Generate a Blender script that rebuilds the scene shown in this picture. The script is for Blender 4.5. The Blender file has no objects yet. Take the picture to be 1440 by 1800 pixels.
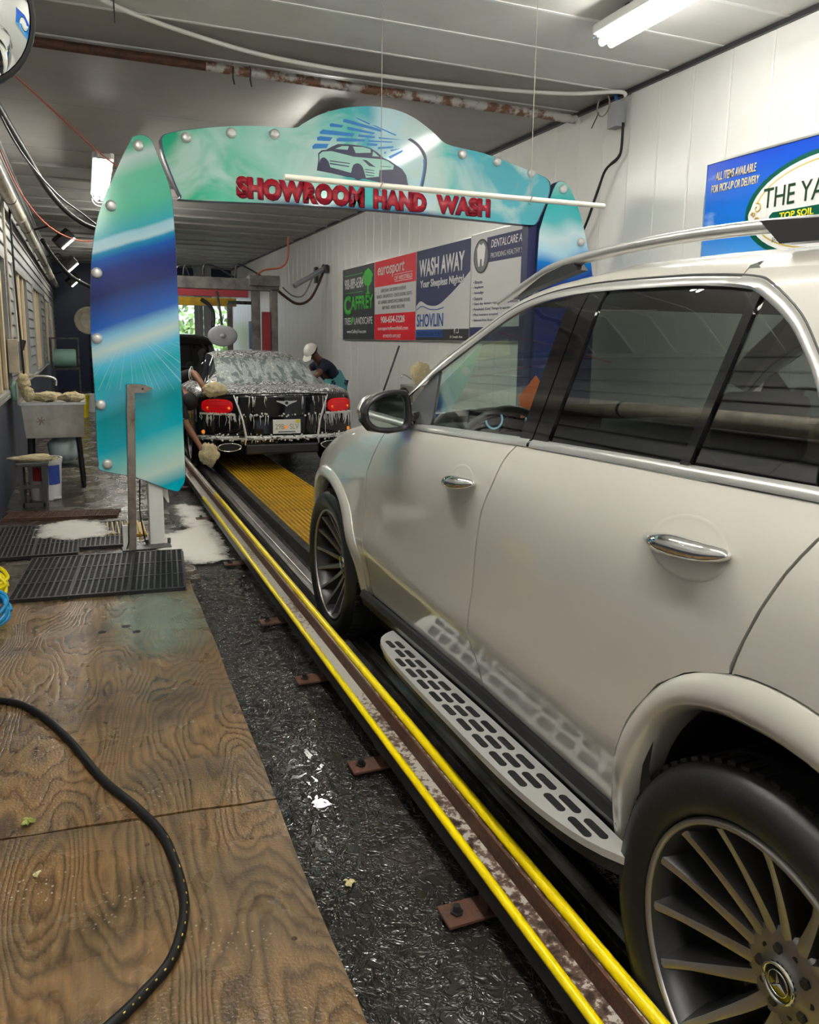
import bpy, bmesh, math, random
from mathutils import Vector, Matrix, noise
random.seed(7)
PI = math.pi
sc = bpy.context.scene
col = sc.collection

# ------------------------------------------------------------------ camera
CAM_H = 1.53
F_PX, PITCH, YAW, ROLL = 1384.7, 0.17191, 0.38980, 0.01493
cd = bpy.data.cameras.new('camera'); cam = bpy.data.objects.new('camera', cd); col.objects.link(cam)
cd.sensor_fit = 'HORIZONTAL'; cd.sensor_width = 36.0
cd.lens = F_PX / 1440 * 36
cd.shift_y = -60.0 / 1440
cd.clip_start = 0.02; cd.clip_end = 200
cp, sp, cy, sy = math.cos(PITCH), math.sin(PITCH), math.cos(YAW), math.sin(YAW)
fw = Vector((sy*cp, cy*cp, -sp)); rt = Vector((cy, -sy, 0)); up = rt.cross(fw)
cr, sr = math.cos(ROLL), math.sin(ROLL)
rt2 = cr*rt + sr*up; up2 = -sr*rt + cr*up
m = Matrix.Identity(4)
for i in range(3):
    m[i][0] = rt2[i]; m[i][1] = up2[i]; m[i][2] = -fw[i]
m[2][3] = CAM_H
cam.matrix_world = m
sc.camera = cam

# ------------------------------------------------------------------ world, exposure
w = bpy.data.worlds.new('world'); sc.world = w; w.use_nodes = True
bg = w.node_tree.nodes['Background']
bg.inputs[0].default_value = (0.80, 0.88, 1.0, 1); bg.inputs[1].default_value = 1.0
sc.view_settings.view_transform = 'Standard'
sc.view_settings.look = 'None'
sc.view_settings.gamma = 1.0
sc.view_settings.use_curve_mapping = False
sc.view_settings.exposure = 0.78
LAMP = 31.0          # emission of the fluorescent tubes

# tunnel dimensions (metres)
XL, XR, ZC, YN, YF = -0.71, 4.25, 3.585, -5.0, 25.0

# ------------------------------------------------------------------ materials
MATS = {}
def nodes_of(name):
    mt = bpy.data.materials.new(name); mt.use_nodes = True
    nt = mt.node_tree; b = nt.nodes['Principled BSDF']
    return mt, nt, b
def lk(nt, a, b): nt.links.new(a, b)
def N(nt, t, **kw):
    n = nt.nodes.new(t)
    for k, v in kw.items():
        if k.startswith('i_'):
            key = k[2:]; key = int(key) if key.isdigit() else key.replace('_', ' ')
            n.inputs[key].default_value = v
        else: setattr(n, k, v)
    return n
def c4(c): return (c[0], c[1], c[2], 1.0)
def ramp(nt, fac, stops, interp='LINEAR'):
    r = nt.nodes.new('ShaderNodeValToRGB'); cr_ = r.color_ramp; cr_.interpolation = interp
    while len(cr_.elements) > 1: cr_.elements.remove(cr_.elements[-1])
    cr_.elements[0].position = stops[0][0]; cr_.elements[0].color = c4(stops[0][1])
    for p_, c_ in stops[1:]:
        e = cr_.elements.new(p_); e.color = c4(c_)
    lk(nt, fac, r.inputs[0]); return r
def coord(nt, scale=(1,1,1), kind='Object', loc=(0,0,0), rot=(0,0,0)):
    tc = nt.nodes.new('ShaderNodeTexCoord'); mp = nt.nodes.new('ShaderNodeMapping')
    mp.inputs['Scale'].default_value = scale; mp.inputs['Location'].default_value = loc; mp.inputs['Rotation'].default_value = rot
    lk(nt, tc.outputs[kind], mp.inputs[0]); return mp.outputs[0]
def wpos(nt, scale=(1,1,1), loc=(0,0,0), rot=(0,0,0)):
    g = nt.nodes.new('ShaderNodeNewGeometry'); mp = nt.nodes.new('ShaderNodeMapping')
    mp.inputs['Scale'].default_value = scale; mp.inputs['Location'].default_value = loc; mp.inputs['Rotation'].default_value = rot
    lk(nt, g.outputs['Position'], mp.inputs[0]); return mp.outputs[0]
def mix(nt, fac, a, b):
    n = nt.nodes.new('ShaderNodeMix'); n.data_type = 'RGBA'
    if isinstance(fac, (int, float)): n.inputs[0].default_value = fac
    else: lk(nt, fac, n.inputs[0])
    for i, v in ((6, a), (7, b)):
        if isinstance(v, (tuple, list)): n.inputs[i].default_value = c4(v)
        else: lk(nt, v, n.inputs[i])
    return n.outputs[2]
def math_(nt, op, a, b=None, clamp=False):
    n = nt.nodes.new('ShaderNodeMath'); n.operation = op; n.use_clamp = clamp
    for i, v in ((0, a), (1, b)):
        if v is None: continue
        if isinstance(v, (int, float)): n.inputs[i].default_value = v
        else: lk(nt, v, n.inputs[i])
    return n.outputs[0]
def noise_(nt, vec, scale, detail=3, rough=.5, dist=0):
    n = N(nt, 'ShaderNodeTexNoise'); n.inputs['Scale'].default_value = scale; n.inputs['Detail'].default_value = detail
    n.inputs['Roughness'].default_value = rough; n.inputs['Distortion'].default_value = dist
    lk(nt, vec, n.inputs['Vector']); return n.outputs[0]
def bump_(nt, b, h, strength=.3, dist=.01):
    n = N(nt, 'ShaderNodeBump'); n.inputs['Strength'].default_value = strength; n.inputs['Distance'].default_value = dist
    lk(nt, h, n.inputs['Height']); lk(nt, n.outputs[0], b.inputs['Normal'])
def mat(name, c, rough=.5, metal=0.0, c2=None, nscale=8, nth=(.4,.65), bump=None, coat=0, emit=None, spec=None, vscale=(1,1,1)):
    if name in MATS: return MATS[name]
    mt, nt, b = nodes_of(name)
    b.inputs['Base Color'].default_value = c4(c); b.inputs['Roughness'].default_value = rough; b.inputs['Metallic'].default_value = metal
    if coat: b.inputs['Coat Weight'].default_value = coat; b.inputs['Coat Roughness'].default_value = .04
    if spec is not None: b.inputs['Specular IOR Level'].default_value = spec
    if emit: b.inputs['Emission Color'].default_value = c4(emit[0]); b.inputs['Emission Strength'].default_value = emit[1]
    v = None
    if c2 is not None:
        v = coord(nt, vscale)
        n = noise_(nt, v, nscale, 5, .6)
        r = ramp(nt, n, [(nth[0], c), (nth[1], c2)])
        lk(nt, r.outputs[0], b.inputs['Base Color'])
    if bump:
        v = v or coord(nt, vscale)
        bump_(nt, b, noise_(nt, v, bump[0], 4, .6), bump[1], bump[2] if len(bump) > 2 else .01)
    MATS[name] = mt; return mt

# plain materials
mat('white_panel', (.72,.72,.70), .28, c2=(.66,.655,.63), nscale=1.3, nth=(.45,.8))
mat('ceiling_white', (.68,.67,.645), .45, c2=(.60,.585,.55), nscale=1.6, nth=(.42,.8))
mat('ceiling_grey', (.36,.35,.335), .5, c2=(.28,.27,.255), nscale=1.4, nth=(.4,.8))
mat('black_gap', (.012,.012,.012), .6)
mat('siding', (.30,.30,.295), .42, c2=(.21,.21,.205), nscale=3, nth=(.45,.8), vscale=(1,.4,4))
mat('navy_paint', (.055,.065,.10), .38, c2=(.085,.095,.13), nscale=5, nth=(.4,.75), vscale=(1,1,.3))
mat('navy_dark', (.012,.022,.075), .45)
mat('rust', (.12,.045,.025), .65, c2=(.06,.03,.02), nscale=18, bump=(60,.4))
mat('rust_beam', (.55,.53,.50), .6, c2=(.20,.10,.06), nscale=9, nth=(.46,.56), bump=(50,.4))
mat('pvc', (.80,.77,.68), .35)
mat('pipe_beige', (.62,.56,.45), .4, c2=(.42,.38,.31), nscale=6)
mat('steel', (.55,.54,.52), .32, 1.0, c2=(.34,.33,.31), nscale=6)
mat('steel_dark', (.10,.10,.10), .35, .8, c2=(.03,.03,.03), nscale=9)
mat('black_rubber', (.012,.012,.013), .45, bump=(80,.15))
mat('black_plastic', (.016,.016,.018), .38)
mat('gloss_black', (.006,.006,.007), .06, coat=.6)
mat('chrome', (.82,.82,.82), .07, 1.0)
mat('satin_chrome', (.72,.72,.72), .25, 1.0)
mat('silver_paint', (.55,.55,.54), .3, .7)
mat('board_silver', (.60,.60,.59), .36, .45)
mat('post_steel', (.30,.26,.22), .42, .55, c2=(.15,.11,.085), nscale=9, nth=(.42,.7))
mat('dirty_steel', (.20,.185,.17), .5, .3, c2=(.09,.08,.075), nscale=5)
mat('sink_steel', (.46,.44,.40), .38, .75, c2=(.34,.32,.28), nscale=5)
mat('yellow_plastic', (.98,.76,.0), .28, c2=(.90,.66,.0), nscale=3, nth=(.5,.8))
mat('yellow_grate', (.62,.38,.015), .4, c2=(.38,.22,.02), nscale=5)
mat('fleece', (.72,.60,.34), .95, c2=(.84,.74,.48), nscale=30, bump=(90,.9,.02))
mat('hose_black', (.011,.011,.011), .5, spec=.3)
mat('knob', (.70,.70,.68), .3, .35)
mat('cable_orange', (.45,.10,.06), .5)
mat('cable_white', (.75,.73,.69), .5)
mat('cord', (.30,.28,.24), .7)
mat('teal_cloth', (.10,.36,.40), .8)
mat('navy_cloth', (.015,.02,.045), .85, bump=(60,.3))
mat('black_cloth', (.012,.012,.014), .85, bump=(60,.3))
mat('jeans', (.03,.035,.05), .85)
mat('cap_white', (.80,.79,.74), .8)
mat('hair', (.008,.007,.006), .6, bump=(200,.5))
mat('skin_dark', (.16,.075,.045), .5)
mat('skin_brown', (.24,.11,.06), .5)
mat('tan_leather', (.30,.21,.13), .5)
mat('dark_interior', (.02,.02,.02), .6)
mat('paper_gold', (.55,.40,.18), .6)
mat('orange_card', (.75,.14,.03), .6)
mat('white_enamel', (.78,.78,.76), .3)
mat('tube_light', (1,1,1), .3, emit=((1.0,.97,.88), LAMP))
mat('flood_light', (1,1,1), .3, emit=((1.0,.98,.82), 9))
mat('red_text', (.42,.012,.03), .4, c2=(.16,.0,.03), nscale=16, nth=(.55,.7))
mat('drop_shadow', (.09,.02,.06), .5)
mat('jet_blue', (.02,.22,.62), .35)
mat('logo_dark', (.035,.035,.09), .4)
mat('logo_mint', (.36,.66,.58), .35)
mat('edge_blue', (.02,.05,.13), .3)
mat('print_white', (.80,.80,.80), .45, spec=.25)
mat('print_offwhite', (.60,.60,.60), .45, spec=.25)
mat('print_navy', (.03,.036,.11), .45, spec=.25)
mat('print_red', (.70,.02,.035), .45, spec=.25)
mat('print_charcoal', (.042,.046,.05), .45, spec=.25)
mat('print_green', (.06,.50,.06), .45, spec=.25)
mat('print_green_dark', (.0,.085,.055), .45, spec=.25)
mat('print_grey', (.16,.16,.18), .45, spec=.25)
mat('print_blue', (.03,.10,.34), .45, spec=.25)
mat('print_gold', (.60,.43,.10), .45, spec=.25)
mat('print_cream', (.92,.74,.36), .45, spec=.25)
mat('print_yellow', (.85,.75,.03), .45, spec=.25)
mat('print_dkgreen', (.012,.05,.02), .45, spec=.25)
mat('alu_frame', (.62,.62,.60), .3, .9)
mat('window_cream', (.75,.60,.38), .5)
mat('window_frame', (.36,.36,.34), .45)
mat('dark_pane', (.02,.022,.025), .04, spec=.7)
mat('red_paint', (.25,.015,.025), .4)
mat('mist_disc', (.34,.35,.37), .55)
mat('grey_panel', (.30,.31,.33), .5)
mat('concrete', (.33,.31,.28), .5)
mat('leaf', (.30,.33,.08), .6)
mat('pale_leaf', (.62,.56,.30), .6)
mat('blue_hose', (.01,.22,.48), .3)
mat('yellow_hose', (.80,.66,.0), .3)
mat('green_jug', (.25,.45,.38), .4)
mat('pink_jug', (.60,.22,.28), .4)
mat('bucket_white', (.72,.72,.70), .45)
mat('label_red', (.55,.06,.05), .5)
mat('label_blue', (.03,.07,.35), .5)
mat('plastic_grey', (.075,.073,.07), .45)
mat('tail_red', (.70,.005,.012), .12, emit=((1,.01,.01), .08), coat=.5)
mat('tail_orange', (.9,.25,.02), .2, emit=((1,.3,.03), .25))
mat('plate_white', (.93,.93,.90), .4)
mat('plate_text', (.36,.36,.22), .5)
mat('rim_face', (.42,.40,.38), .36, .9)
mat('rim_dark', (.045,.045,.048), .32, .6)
mat('disc_brake', (.20,.20,.21), .35, 1.0)
mat('tire', (.011,.011,.012), .42, bump=(60,.08))
mat('gauge', (.02,.02,.02), .2, emit=((.25,.5,.6), .35))
mat('mirror_dark', (.30,.34,.32), .03, 1.0)
mat('mirror', (.85,.88,.87), .02, 1.0)
mat('foam_white', (.82,.81,.77), .7, bump=(70,.6))
mat('foliage', (.14,.26,.07), .7, c2=(.30,.42,.18), nscale=6)
mat('sky_ground', (.35,.35,.33), .8)
mat('pale_blue_soap', (.55,.68,.70), .4)

def glass(name, tint, refl=.05):
    mt = bpy.data.materials.new(name); mt.use_nodes = True; nt = mt.node_tree
    for n in list(nt.nodes):
        if n.type == 'BSDF_PRINCIPLED': nt.nodes.remove(n)
    out = [n for n in nt.nodes if n.type == 'OUTPUT_MATERIAL'][0]
    tr = N(nt, 'ShaderNodeBsdfTransparent'); tr.inputs[0].default_value = c4(tint)
    gl = N(nt, 'ShaderNodeBsdfGlossy'); gl.inputs['Roughness'].default_value = .015; gl.inputs[0].default_value = (1,1,1,1)
    lw = N(nt, 'ShaderNodeLayerWeight'); lw.inputs[0].default_value = .5
    f = math_(nt, 'POWER', lw.outputs['Facing'], 4.0)
    f = math_(nt, 'MULTIPLY', f, 1 - refl); f = math_(nt, 'ADD', f, refl, True)
    mx = N(nt, 'ShaderNodeMixShader'); lk(nt, f, mx.inputs[0]); lk(nt, tr.outputs[0], mx.inputs[1]); lk(nt, gl.outputs[0], mx.inputs[2])
    lk(nt, mx.outputs[0], out.inputs[0]); MATS[name] = mt; return mt
glass('glass_clear', (.74,.84,.79), .06)
glass('glass_tint', (.16,.17,.165), .085)

def m_paint():
    mt, nt, b = nodes_of('car_white')
    b.inputs['Base Color'].default_value = (.56,.54,.495,1); b.inputs['Roughness'].default_value = .3
    b.inputs['Metallic'].default_value = .0; b.inputs['Coat Weight'].default_value = 1.0; b.inputs['Coat Roughness'].default_value = .025; b.inputs['Coat IOR'].default_value = 1.7
    MATS['car_white'] = mt
m_paint()

def m_asphalt():
    mt, nt, b = nodes_of('wet_asphalt')
    v = wpos(nt)
    big = noise_(nt, v, 1.6, 4, .6)
    r = ramp(nt, big, [(.35, (.012,.011,.010)), (.62, (.035,.030,.027)), (.8, (.06,.045,.042))])
    lk(nt, r.outputs[0], b.inputs['Base Color'])
    b.inputs['Specular IOR Level'].default_value = .75
    n1 = noise_(nt, v, 22, 2.5, .55, .8); n2 = noise_(nt, v, 160, 2, .5)
    patch = noise_(nt, v, 2.3, 2, .5)
    rr = ramp(nt, patch, [(.38, (.14,.14,.14)), (.56, (.06,.06,.06))]); lk(nt, rr.outputs[0], b.inputs['Roughness'])
    pe = ramp(nt, n1, [(.40, (0,0,0)), (.46, (.75,.75,.75)), (.50, (.85,.85,.85)), (.53, (.35,.35,.35)), (.58, (.9,.9,.9)), (.66, (.4,.4,.4))])
    h = math_(nt, 'ADD', pe.outputs[0], math_(nt, 'MULTIPLY', n2, .03))
    bump_(nt, b, h, 1.0, .0042)
    MATS['wet_asphalt'] = mt
m_asphalt()

def m_wetfloor():
    mt, nt, b = nodes_of('wet_concrete')
    v = wpos(nt)
    big = noise_(nt, v, 2.2, 5, .65)
    r = ramp(nt, big, [(.3, (.028,.021,.015)), (.55, (.075,.056,.040)), (.75, (.15,.125,.095))])
    lk(nt, r.outputs[0], b.inputs['Base Color'])
    rr = ramp(nt, noise_(nt, v, 5, 3), [(.4, (.08,.08,.08)), (.65, (.4,.4,.4))]); lk(nt, rr.outputs[0], b.inputs['Roughness'])
    bump_(nt, b, noise_(nt, v, 26, 3, .5, .4), .35, .015)
    MATS['wet_concrete'] = mt
m_wetfloor()

def m_ply(name, seed, rot):
    mt, nt, b = nodes_of(name)
    v = wpos(nt, loc=(seed, seed*1.7, 0), rot=(0,0,rot))
    st = N(nt, 'ShaderNodeVectorMath', operation='MULTIPLY'); st.inputs[1].default_value = (2.6, .62, 1)
    lk(nt, v, st.inputs[0])
    n1 = noise_(nt, st.outputs[0], .95, 2.2, .42)
    sep = N(nt, 'ShaderNodeSeparateXYZ'); lk(nt, v, sep.inputs[0])
    fld = math_(nt, 'ADD', math_(nt, 'MULTIPLY', n1, 9.0), math_(nt, 'MULTIPLY', sep.outputs[0], 3.4))
    fine = noise_(nt, st.outputs[0], 9, 3, .6)
    streak = noise_(nt, wpos(nt, (60, 2.2, 1), rot=(0,0,rot)), 1.0, 3, .6)
    fld = math_(nt, 'ADD', fld, math_(nt, 'MULTIPLY', fine, .28))
    fr = math_(nt, 'FRACT', math_(nt, 'MULTIPLY', fld, 4.6))
    grain = ramp(nt, fr, [(0, (.088,.055,.028)), (.10, (.11,.070,.035)), (.30, (.170,.112,.056)), (.68, (.215,.145,.074)), (.90, (.150,.096,.048)), (1, (.088,.055,.028))])
    blot = ramp(nt, noise_(nt, v, 2.1, 4, .6), [(.30, (.42,.40,.38)), (.47, (.92,.88,.82)), (.60, (1.2,1.05,.88)), (.75, (.70,.66,.62))])
    mlt = nt.nodes.new('ShaderNodeMix'); mlt.data_type = 'RGBA'; mlt.blend_type = 'MULTIPLY'; mlt.inputs[0].default_value = 1
    lk(nt, grain.outputs[0], mlt.inputs[6]); lk(nt, blot.outputs[0], mlt.inputs[7])
    strk = ramp(nt, streak, [(.3, (.72,.70,.68)), (.7, (1.15,1.12,1.08))])
    ml2 = nt.nodes.new('ShaderNodeMix'); ml2.data_type = 'RGBA'; ml2.blend_type = 'MULTIPLY'; ml2.inputs[0].default_value = 1
    lk(nt, mlt.outputs[2], ml2.inputs[6]); lk(nt, strk.outputs[0], ml2.inputs[7]); mlt = ml2
    # worn green-blue paint stains with their own shape
    gp = wpos(nt)
    s1 = N(nt, 'ShaderNodeTexGradient', gradient_type='SPHERICAL')
    mp = N(nt, 'ShaderNodeMapping'); mp.inputs['Location'].default_value = (-.32*2.6, -4.35*1.25, 0); mp.inputs['Scale'].default_value = (2.6, 1.25, 1)
    lk(nt, gp, mp.inputs[0]); lk(nt, mp.outputs[0], s1.inputs[0])
    stain = math_(nt, 'MULTIPLY', s1.outputs[1], math_(nt, 'ADD', noise_(nt, gp, 5, 4), .1))
    stain = ramp(nt, stain, [(.12, (0,0,0)), (.36, (.62,.62,.62))])
    c = mix(nt, stain.outputs[0], mlt.outputs[2], (.16,.235,.195))
    # dark burnt scuffs
    sn_ = noise_(nt, wpos(nt, (2.2, 7, 1), (seed,0,0)), 1.3, 5, .75)
    sc1 = math_(nt, 'MULTIPLY', math_(nt, 'SUBTRACT', sn_, .66), 14.0, True)
    c = mix(nt, math_(nt, 'MULTIPLY', sc1, .75), c, (.028,.014,.018))
    # dried soap spots
    vo = N(nt, 'ShaderNodeTexVoronoi'); vo.inputs['Scale'].default_value = 60; lk(nt, gp, vo.inputs['Vector'])
    spot = math_(nt, 'LESS_THAN', vo.outputs['Distance'], .20)
    msk = ramp(nt, noise_(nt, gp, 3.1, 3), [(.56, (0,0,0)), (.68, (1,1,1))])
    c = mix(nt, math_(nt, 'MULTIPLY', math_(nt, 'MULTIPLY', spot, msk.outputs[0]), .55), c, (.62,.58,.50))
    lk(nt, c, b.inputs['Base Color'])
    rr = ramp(nt, noise_(nt, v, 3.3, 4), [(.35, (.20,.20,.20)), (.65, (.36,.36,.36))]); lk(nt, rr.outputs[0], b.inputs['Roughness'])
    b.inputs['Specular IOR Level'].default_value = .6
    hh = math_(nt, 'ADD', grain.outputs[0], math_(nt, 'MULTIPLY', noise_(nt, gp, 120, 2), .25))
    bump_(nt, b, hh, .5, .012)
    MATS[name] = mt
m_ply('plywood_a', 3.1, .0); m_ply('plywood_b', 11.4, .06)

def m_arch(name, axis, stops, slope, nz, rays=None):
    """printed artwork: a colour ramp along a slanted, noisy direction"""
    mt, nt, b = nodes_of(name)
    v = wpos(nt); sep = N(nt, 'ShaderNodeSeparateXYZ'); lk(nt, v, sep.inputs[0])
    n = noise_(nt, wpos(nt, (1, 0, 1)), 1.25, 2.5, .45, .6)
    t = math_(nt, 'ADD', sep.outputs[axis], math_(nt, 'MULTIPLY', sep.outputs[2 if axis == 0 else 0], slope))
    t = math_(nt, 'ADD', t, math_(nt, 'MULTIPLY', math_(nt, 'SUBTRACT', n, .5), nz))
    lo, hi = stops[0][0], stops[-1][0]
    if axis == 2 and slope: t = math_(nt, 'ADD', t, -slope*.36)
    t = math_(nt, 'DIVIDE', math_(nt, 'SUBTRACT', t, lo), hi - lo)
    r = ramp(nt, t, [((s-lo)/(hi-lo), c_) for s, c_ in stops])
    cc = r.outputs[0]
    if name == 'art_top':
        wm = ramp(nt, noise_(nt, wpos(nt, (1,0,1.5), (3,0,1)), 1.7, 3, .5, 1.6), [(.45, (0,0,0)), (.64, (.72,.72,.72))])
        cc = mix(nt, wm.outputs[0], cc, (.62,.80,.76))
    if rays:
        cx, cz, zlo, zhi = rays
        ang = math_(nt, 'ARCTAN2', math_(nt, 'SUBTRACT', sep.outputs[2], cz), math_(nt, 'SUBTRACT', sep.outputs[0], cx))
        cv = N(nt, 'ShaderNodeCombineXYZ'); lk(nt, ang, cv.inputs[0])
        rn = noise_(nt, cv.outputs[0], 26, 3, .6)
        rr = ramp(nt, rn, [(.55, (0,0,0)), (.68, (.75,.75,.75))])
        zm = math_(nt, 'MULTIPLY', math_(nt, 'GREATER_THAN', sep.outputs[2], zlo), math_(nt, 'LESS_THAN', sep.outputs[2], zhi))
        cc = mix(nt, math_(nt, 'MULTIPLY', rr.outputs[0], zm), cc, (.62,.85,.86))
    if name == 'art_top':
        band = ramp(nt, math_(nt, 'ADD', sep.outputs[2], math_(nt, 'MULTIPLY', n, .05)), [(.0, (1,1,1)), (.5, (1,1,1))])
        bz = math_(nt, 'MULTIPLY', math_(nt, 'SUBTRACT', 2.585, math_(nt, 'ADD', sep.outputs[2], math_(nt, 'MULTIPLY', n, .06))), 22, True)
        bx = math_(nt, 'MULTIPLY', math_(nt, 'MULTIPLY', math_(nt, 'SUBTRACT', sep.outputs[0], 1.1), 2.5, True), math_(nt, 'MULTIPLY', math_(nt, 'SUBTRACT', 3.05, sep.outputs[0]), 2.5, True))
        cc = mix(nt, math_(nt, 'MULTIPLY', bz, bx), cc, (.008,.055,.20))
    lk(nt, cc, b.inputs['Base Color']); b.inputs['Roughness'].default_value = .10; b.inputs['Specular IOR Level'].default_value = .35
    MATS[name] = mt
GRN, MNT, WHT, TEA, CYN, BLU, NVY = (.006,.44,.23), (.11,.57,.38), (.58,.74,.72), (.0,.30,.34), (.0,.44,.56), (.005,.10,.48), (.005,.014,.13)
m_arch('art_left', 2, [(.40, CYN), (.52, (.62,.80,.72)), (.70, (.20,.66,.66)), (.82, CYN), (1.05, TEA), (1.16, (.05,.45,.62)), (1.30, (.0,.42,.50)), (1.42, (.08,.55,.80)),
    (1.52, WHT), (1.60, (.25,.58,.80)), (1.68, BLU), (1.90, NVY), (2.03, (.01,.03,.22)), (2.12, BLU), (2.17, (.0,.30,.55)), (2.19, (.55,.80,.88)), (2.25, (.40,.72,.86)),
    (2.27, (.05,.45,.55)), (2.42, MNT), (2.62, (.16,.62,.42)), (2.74, WHT), (2.80, MNT), (2.9, GRN), (3.2, GRN)], -.38, .10, (.30, 1.62, 1.16, 1.50))
m_arch('art_top', 0, [(.45, GRN), (.75, (.12,.56,.40)), (.95, WHT), (1.15, (.74,.84,.84)), (1.4, GRN), (1.75, MNT), (2.1, (.42,.74,.68)), (2.5, (.30,.68,.62)), (2.75, (.10,.55,.52)),
    (3.0, (.10,.48,.60)), (3.25, (.55,.80,.88)), (3.45, WHT), (3.6, (.15,.60,.55)), (3.8, (.10,.48,.58))], .30, 1.25)
m_arch('art_right', 2, [(1.2, NVY), (2.0, NVY), (2.12, (.01,.06,.32)), (2.22, (.0,.20,.66)), (2.35, (.45,.74,.90)), (2.45, (.65,.84,.90)), (2.58, (.10,.55,.60)), (2.72, (.02,.46,.46)), (2.9, (.28,.68,.62))], .0, .45)

def m_foamcar():
    """wet black paint under streaks and lather"""
    mt, nt, b = nodes_of('foamy_black')
    v = coord(nt)
    base = (.010,.010,.011)
    # thick lather on upward faces, runs on upright ones
    g = N(nt, 'ShaderNodeNewGeometry'); sep = N(nt, 'ShaderNodeSeparateXYZ'); lk(nt, g.outputs['Normal'], sep.inputs[0])
    upm = ramp(nt, sep.outputs[2], [(.25, (0,0,0)), (.75, (1,1,1))])
    sw = noise_(nt, coord(nt, (3.2, 2.6, 2), rot=(0,0,.4)), 2.2, 4, .6, 2.6)
    fine = noise_(nt, v, 11, 4, .7, 1.0)
    lather = ramp(nt, math_(nt, 'ADD', math_(nt, 'MULTIPLY', sw, .62), math_(nt, 'MULTIPLY', fine, .38)), [(.40, (.02,.02,.02)), (.455, (.85,.85,.85)), (.49, (.05,.05,.05)), (.53, (.15,.15,.15)), (.58, (1,1,1))])
    runs = noise_(nt, coord(nt, (22, 22, 1.6)), 1.0, 3, .55, .3)
    runm = ramp(nt, math_(nt, 'ADD', math_(nt, 'MULTIPLY', runs, .75), math_(nt, 'MULTIPLY', fine, .25)), [(.63, (0,0,0)), (.66, (1,1,1))])
    fm = mix(nt, upm.outputs[0], runm.outputs[0], lather.outputs[0])
    c = mix(nt, fm, base, (.80,.81,.80))
    lk(nt, c, b.inputs['Base Color'])
    rr = mix(nt, fm, (.06,.06,.06), (.6,.6,.6)); lk(nt, rr, b.inputs['Roughness'])
    b.inputs['Coat Weight'].default_value = .4; b.inputs['Coat Roughness'].default_value = .05
    bump_(nt, b, fm, .35, .01)
    MATS['foamy_black'] = mt
    mt3, nt, b = nodes_of('foamy_white'); v = coord(nt)
    f3 = ramp(nt, noise_(nt, coord(nt, (6,6,14)), 3, 4, .65, .5), [(.40, (.015,.016,.016)), (.47, (.62,.64,.63)), (.62, (.85,.86,.85))]); lk(nt, f3.outputs[0], b.inputs['Base Color']); b.inputs['Roughness'].default_value = .35
    MATS['foamy_white'] = mt3
    mt2, nt, b = nodes_of('foamy_glass')
    v = coord(nt)
    st = noise_(nt, coord(nt, (9, 1.6, 1.6)), 1.4, 4, .6, .8); fine = noise_(nt, v, 12, 3, .7)
    f2 = ramp(nt, math_(nt, 'ADD', math_(nt, 'MULTIPLY', st, .7), math_(nt, 'MULTIPLY', fine, .3)), [(.45, (0,0,0)), (.52, (.7,.7,.7)), (.55, (.2,.2,.2)), (.62, (1,1,1))])
    c = mix(nt, f2.outputs[0], (.16,.20,.20), (.62,.66,.65)); lk(nt, c, b.inputs['Base Color'])
    b.inputs['Roughness'].default_value = .12; b.inputs['Coat Weight'].default_value = .5
    MATS['foamy_glass'] = mt2
m_foamcar()

def m_foamfloor():
    mt, nt, b = nodes_of('floor_foam')
    v = wpos(nt)
    at = N(nt, 'ShaderNodeAttribute'); at.attribute_name = 'depth'
    n = math_(nt, 'ADD', math_(nt, 'MULTIPLY', noise_(nt, v, 5.5, 5, .65, .6), .7), math_(nt, 'MULTIPLY', noise_(nt, v, 38, 3, .6), .3))
    f = math_(nt, 'ADD', math_(nt, 'MULTIPLY', at.outputs['Fac'], .62), math_(nt, 'SUBTRACT', n, .5))
    al = ramp(nt, f, [(.10, (0,0,0)), (.26, (.75,.75,.75)), (.42, (1,1,1))])
    b.inputs['Base Color'].default_value = (.80,.77,.71,1); b.inputs['Roughness'].default_value = .5
    lk(nt, al.outputs[0], b.inputs['Alpha']); bump_(nt, b, noise_(nt, v, 60, 4), .4, .01)
    MATS['floor_foam'] = mt
m_foamfloor()

def m_rail():
    mt, nt, b = nodes_of('worn_rail')
    v = wpos(nt)
    n = math_(nt, 'ADD', math_(nt, 'MULTIPLY', noise_(nt, wpos(nt, (1,.35,1)), 3, 3), .55), math_(nt, 'MULTIPLY', noise_(nt, v, 45, 4, .65), .45))
    r = ramp(nt, n, [(.36, (.03,.022,.018)), (.43, (.16,.10,.08)), (.455, (.50,.475,.43)), (.7, (.40,.38,.35))]); lk(nt, r.outputs[0], b.inputs['Base Color'])
    b.inputs['Metallic'].default_value = .0; b.inputs['Roughness'].default_value = .3
    bump_(nt, b, n, .3, .01); MATS['worn_rail'] = mt
m_rail()

def m_yard():
    mt, nt, b = nodes_of('print_sky')
    sep = N(nt, 'ShaderNodeSeparateXYZ'); lk(nt, wpos(nt), sep.inputs[0])
    t = math_(nt, 'DIVIDE', math_(nt, 'SUBTRACT', sep.outputs[2], 1.95), .86)
    r = ramp(nt, t, [(0, (.10,.42,.85)), (.45, (.0,.17,.68)), (1, (.0,.05,.52))])
    cl = ramp(nt, noise_(nt, wpos(nt, (1, 1.2, 3)), 2.2, 4, .6), [(.60, (0,0,0)), (.80, (.55,.55,.55))])
    c = mix(nt, cl.outputs[0], r.outputs[0], (.55,.70,.92)); lk(nt, c, b.inputs['Base Color']); b.inputs['Roughness'].default_value = .3
    MATS['print_sky'] = mt
m_yard()

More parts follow.
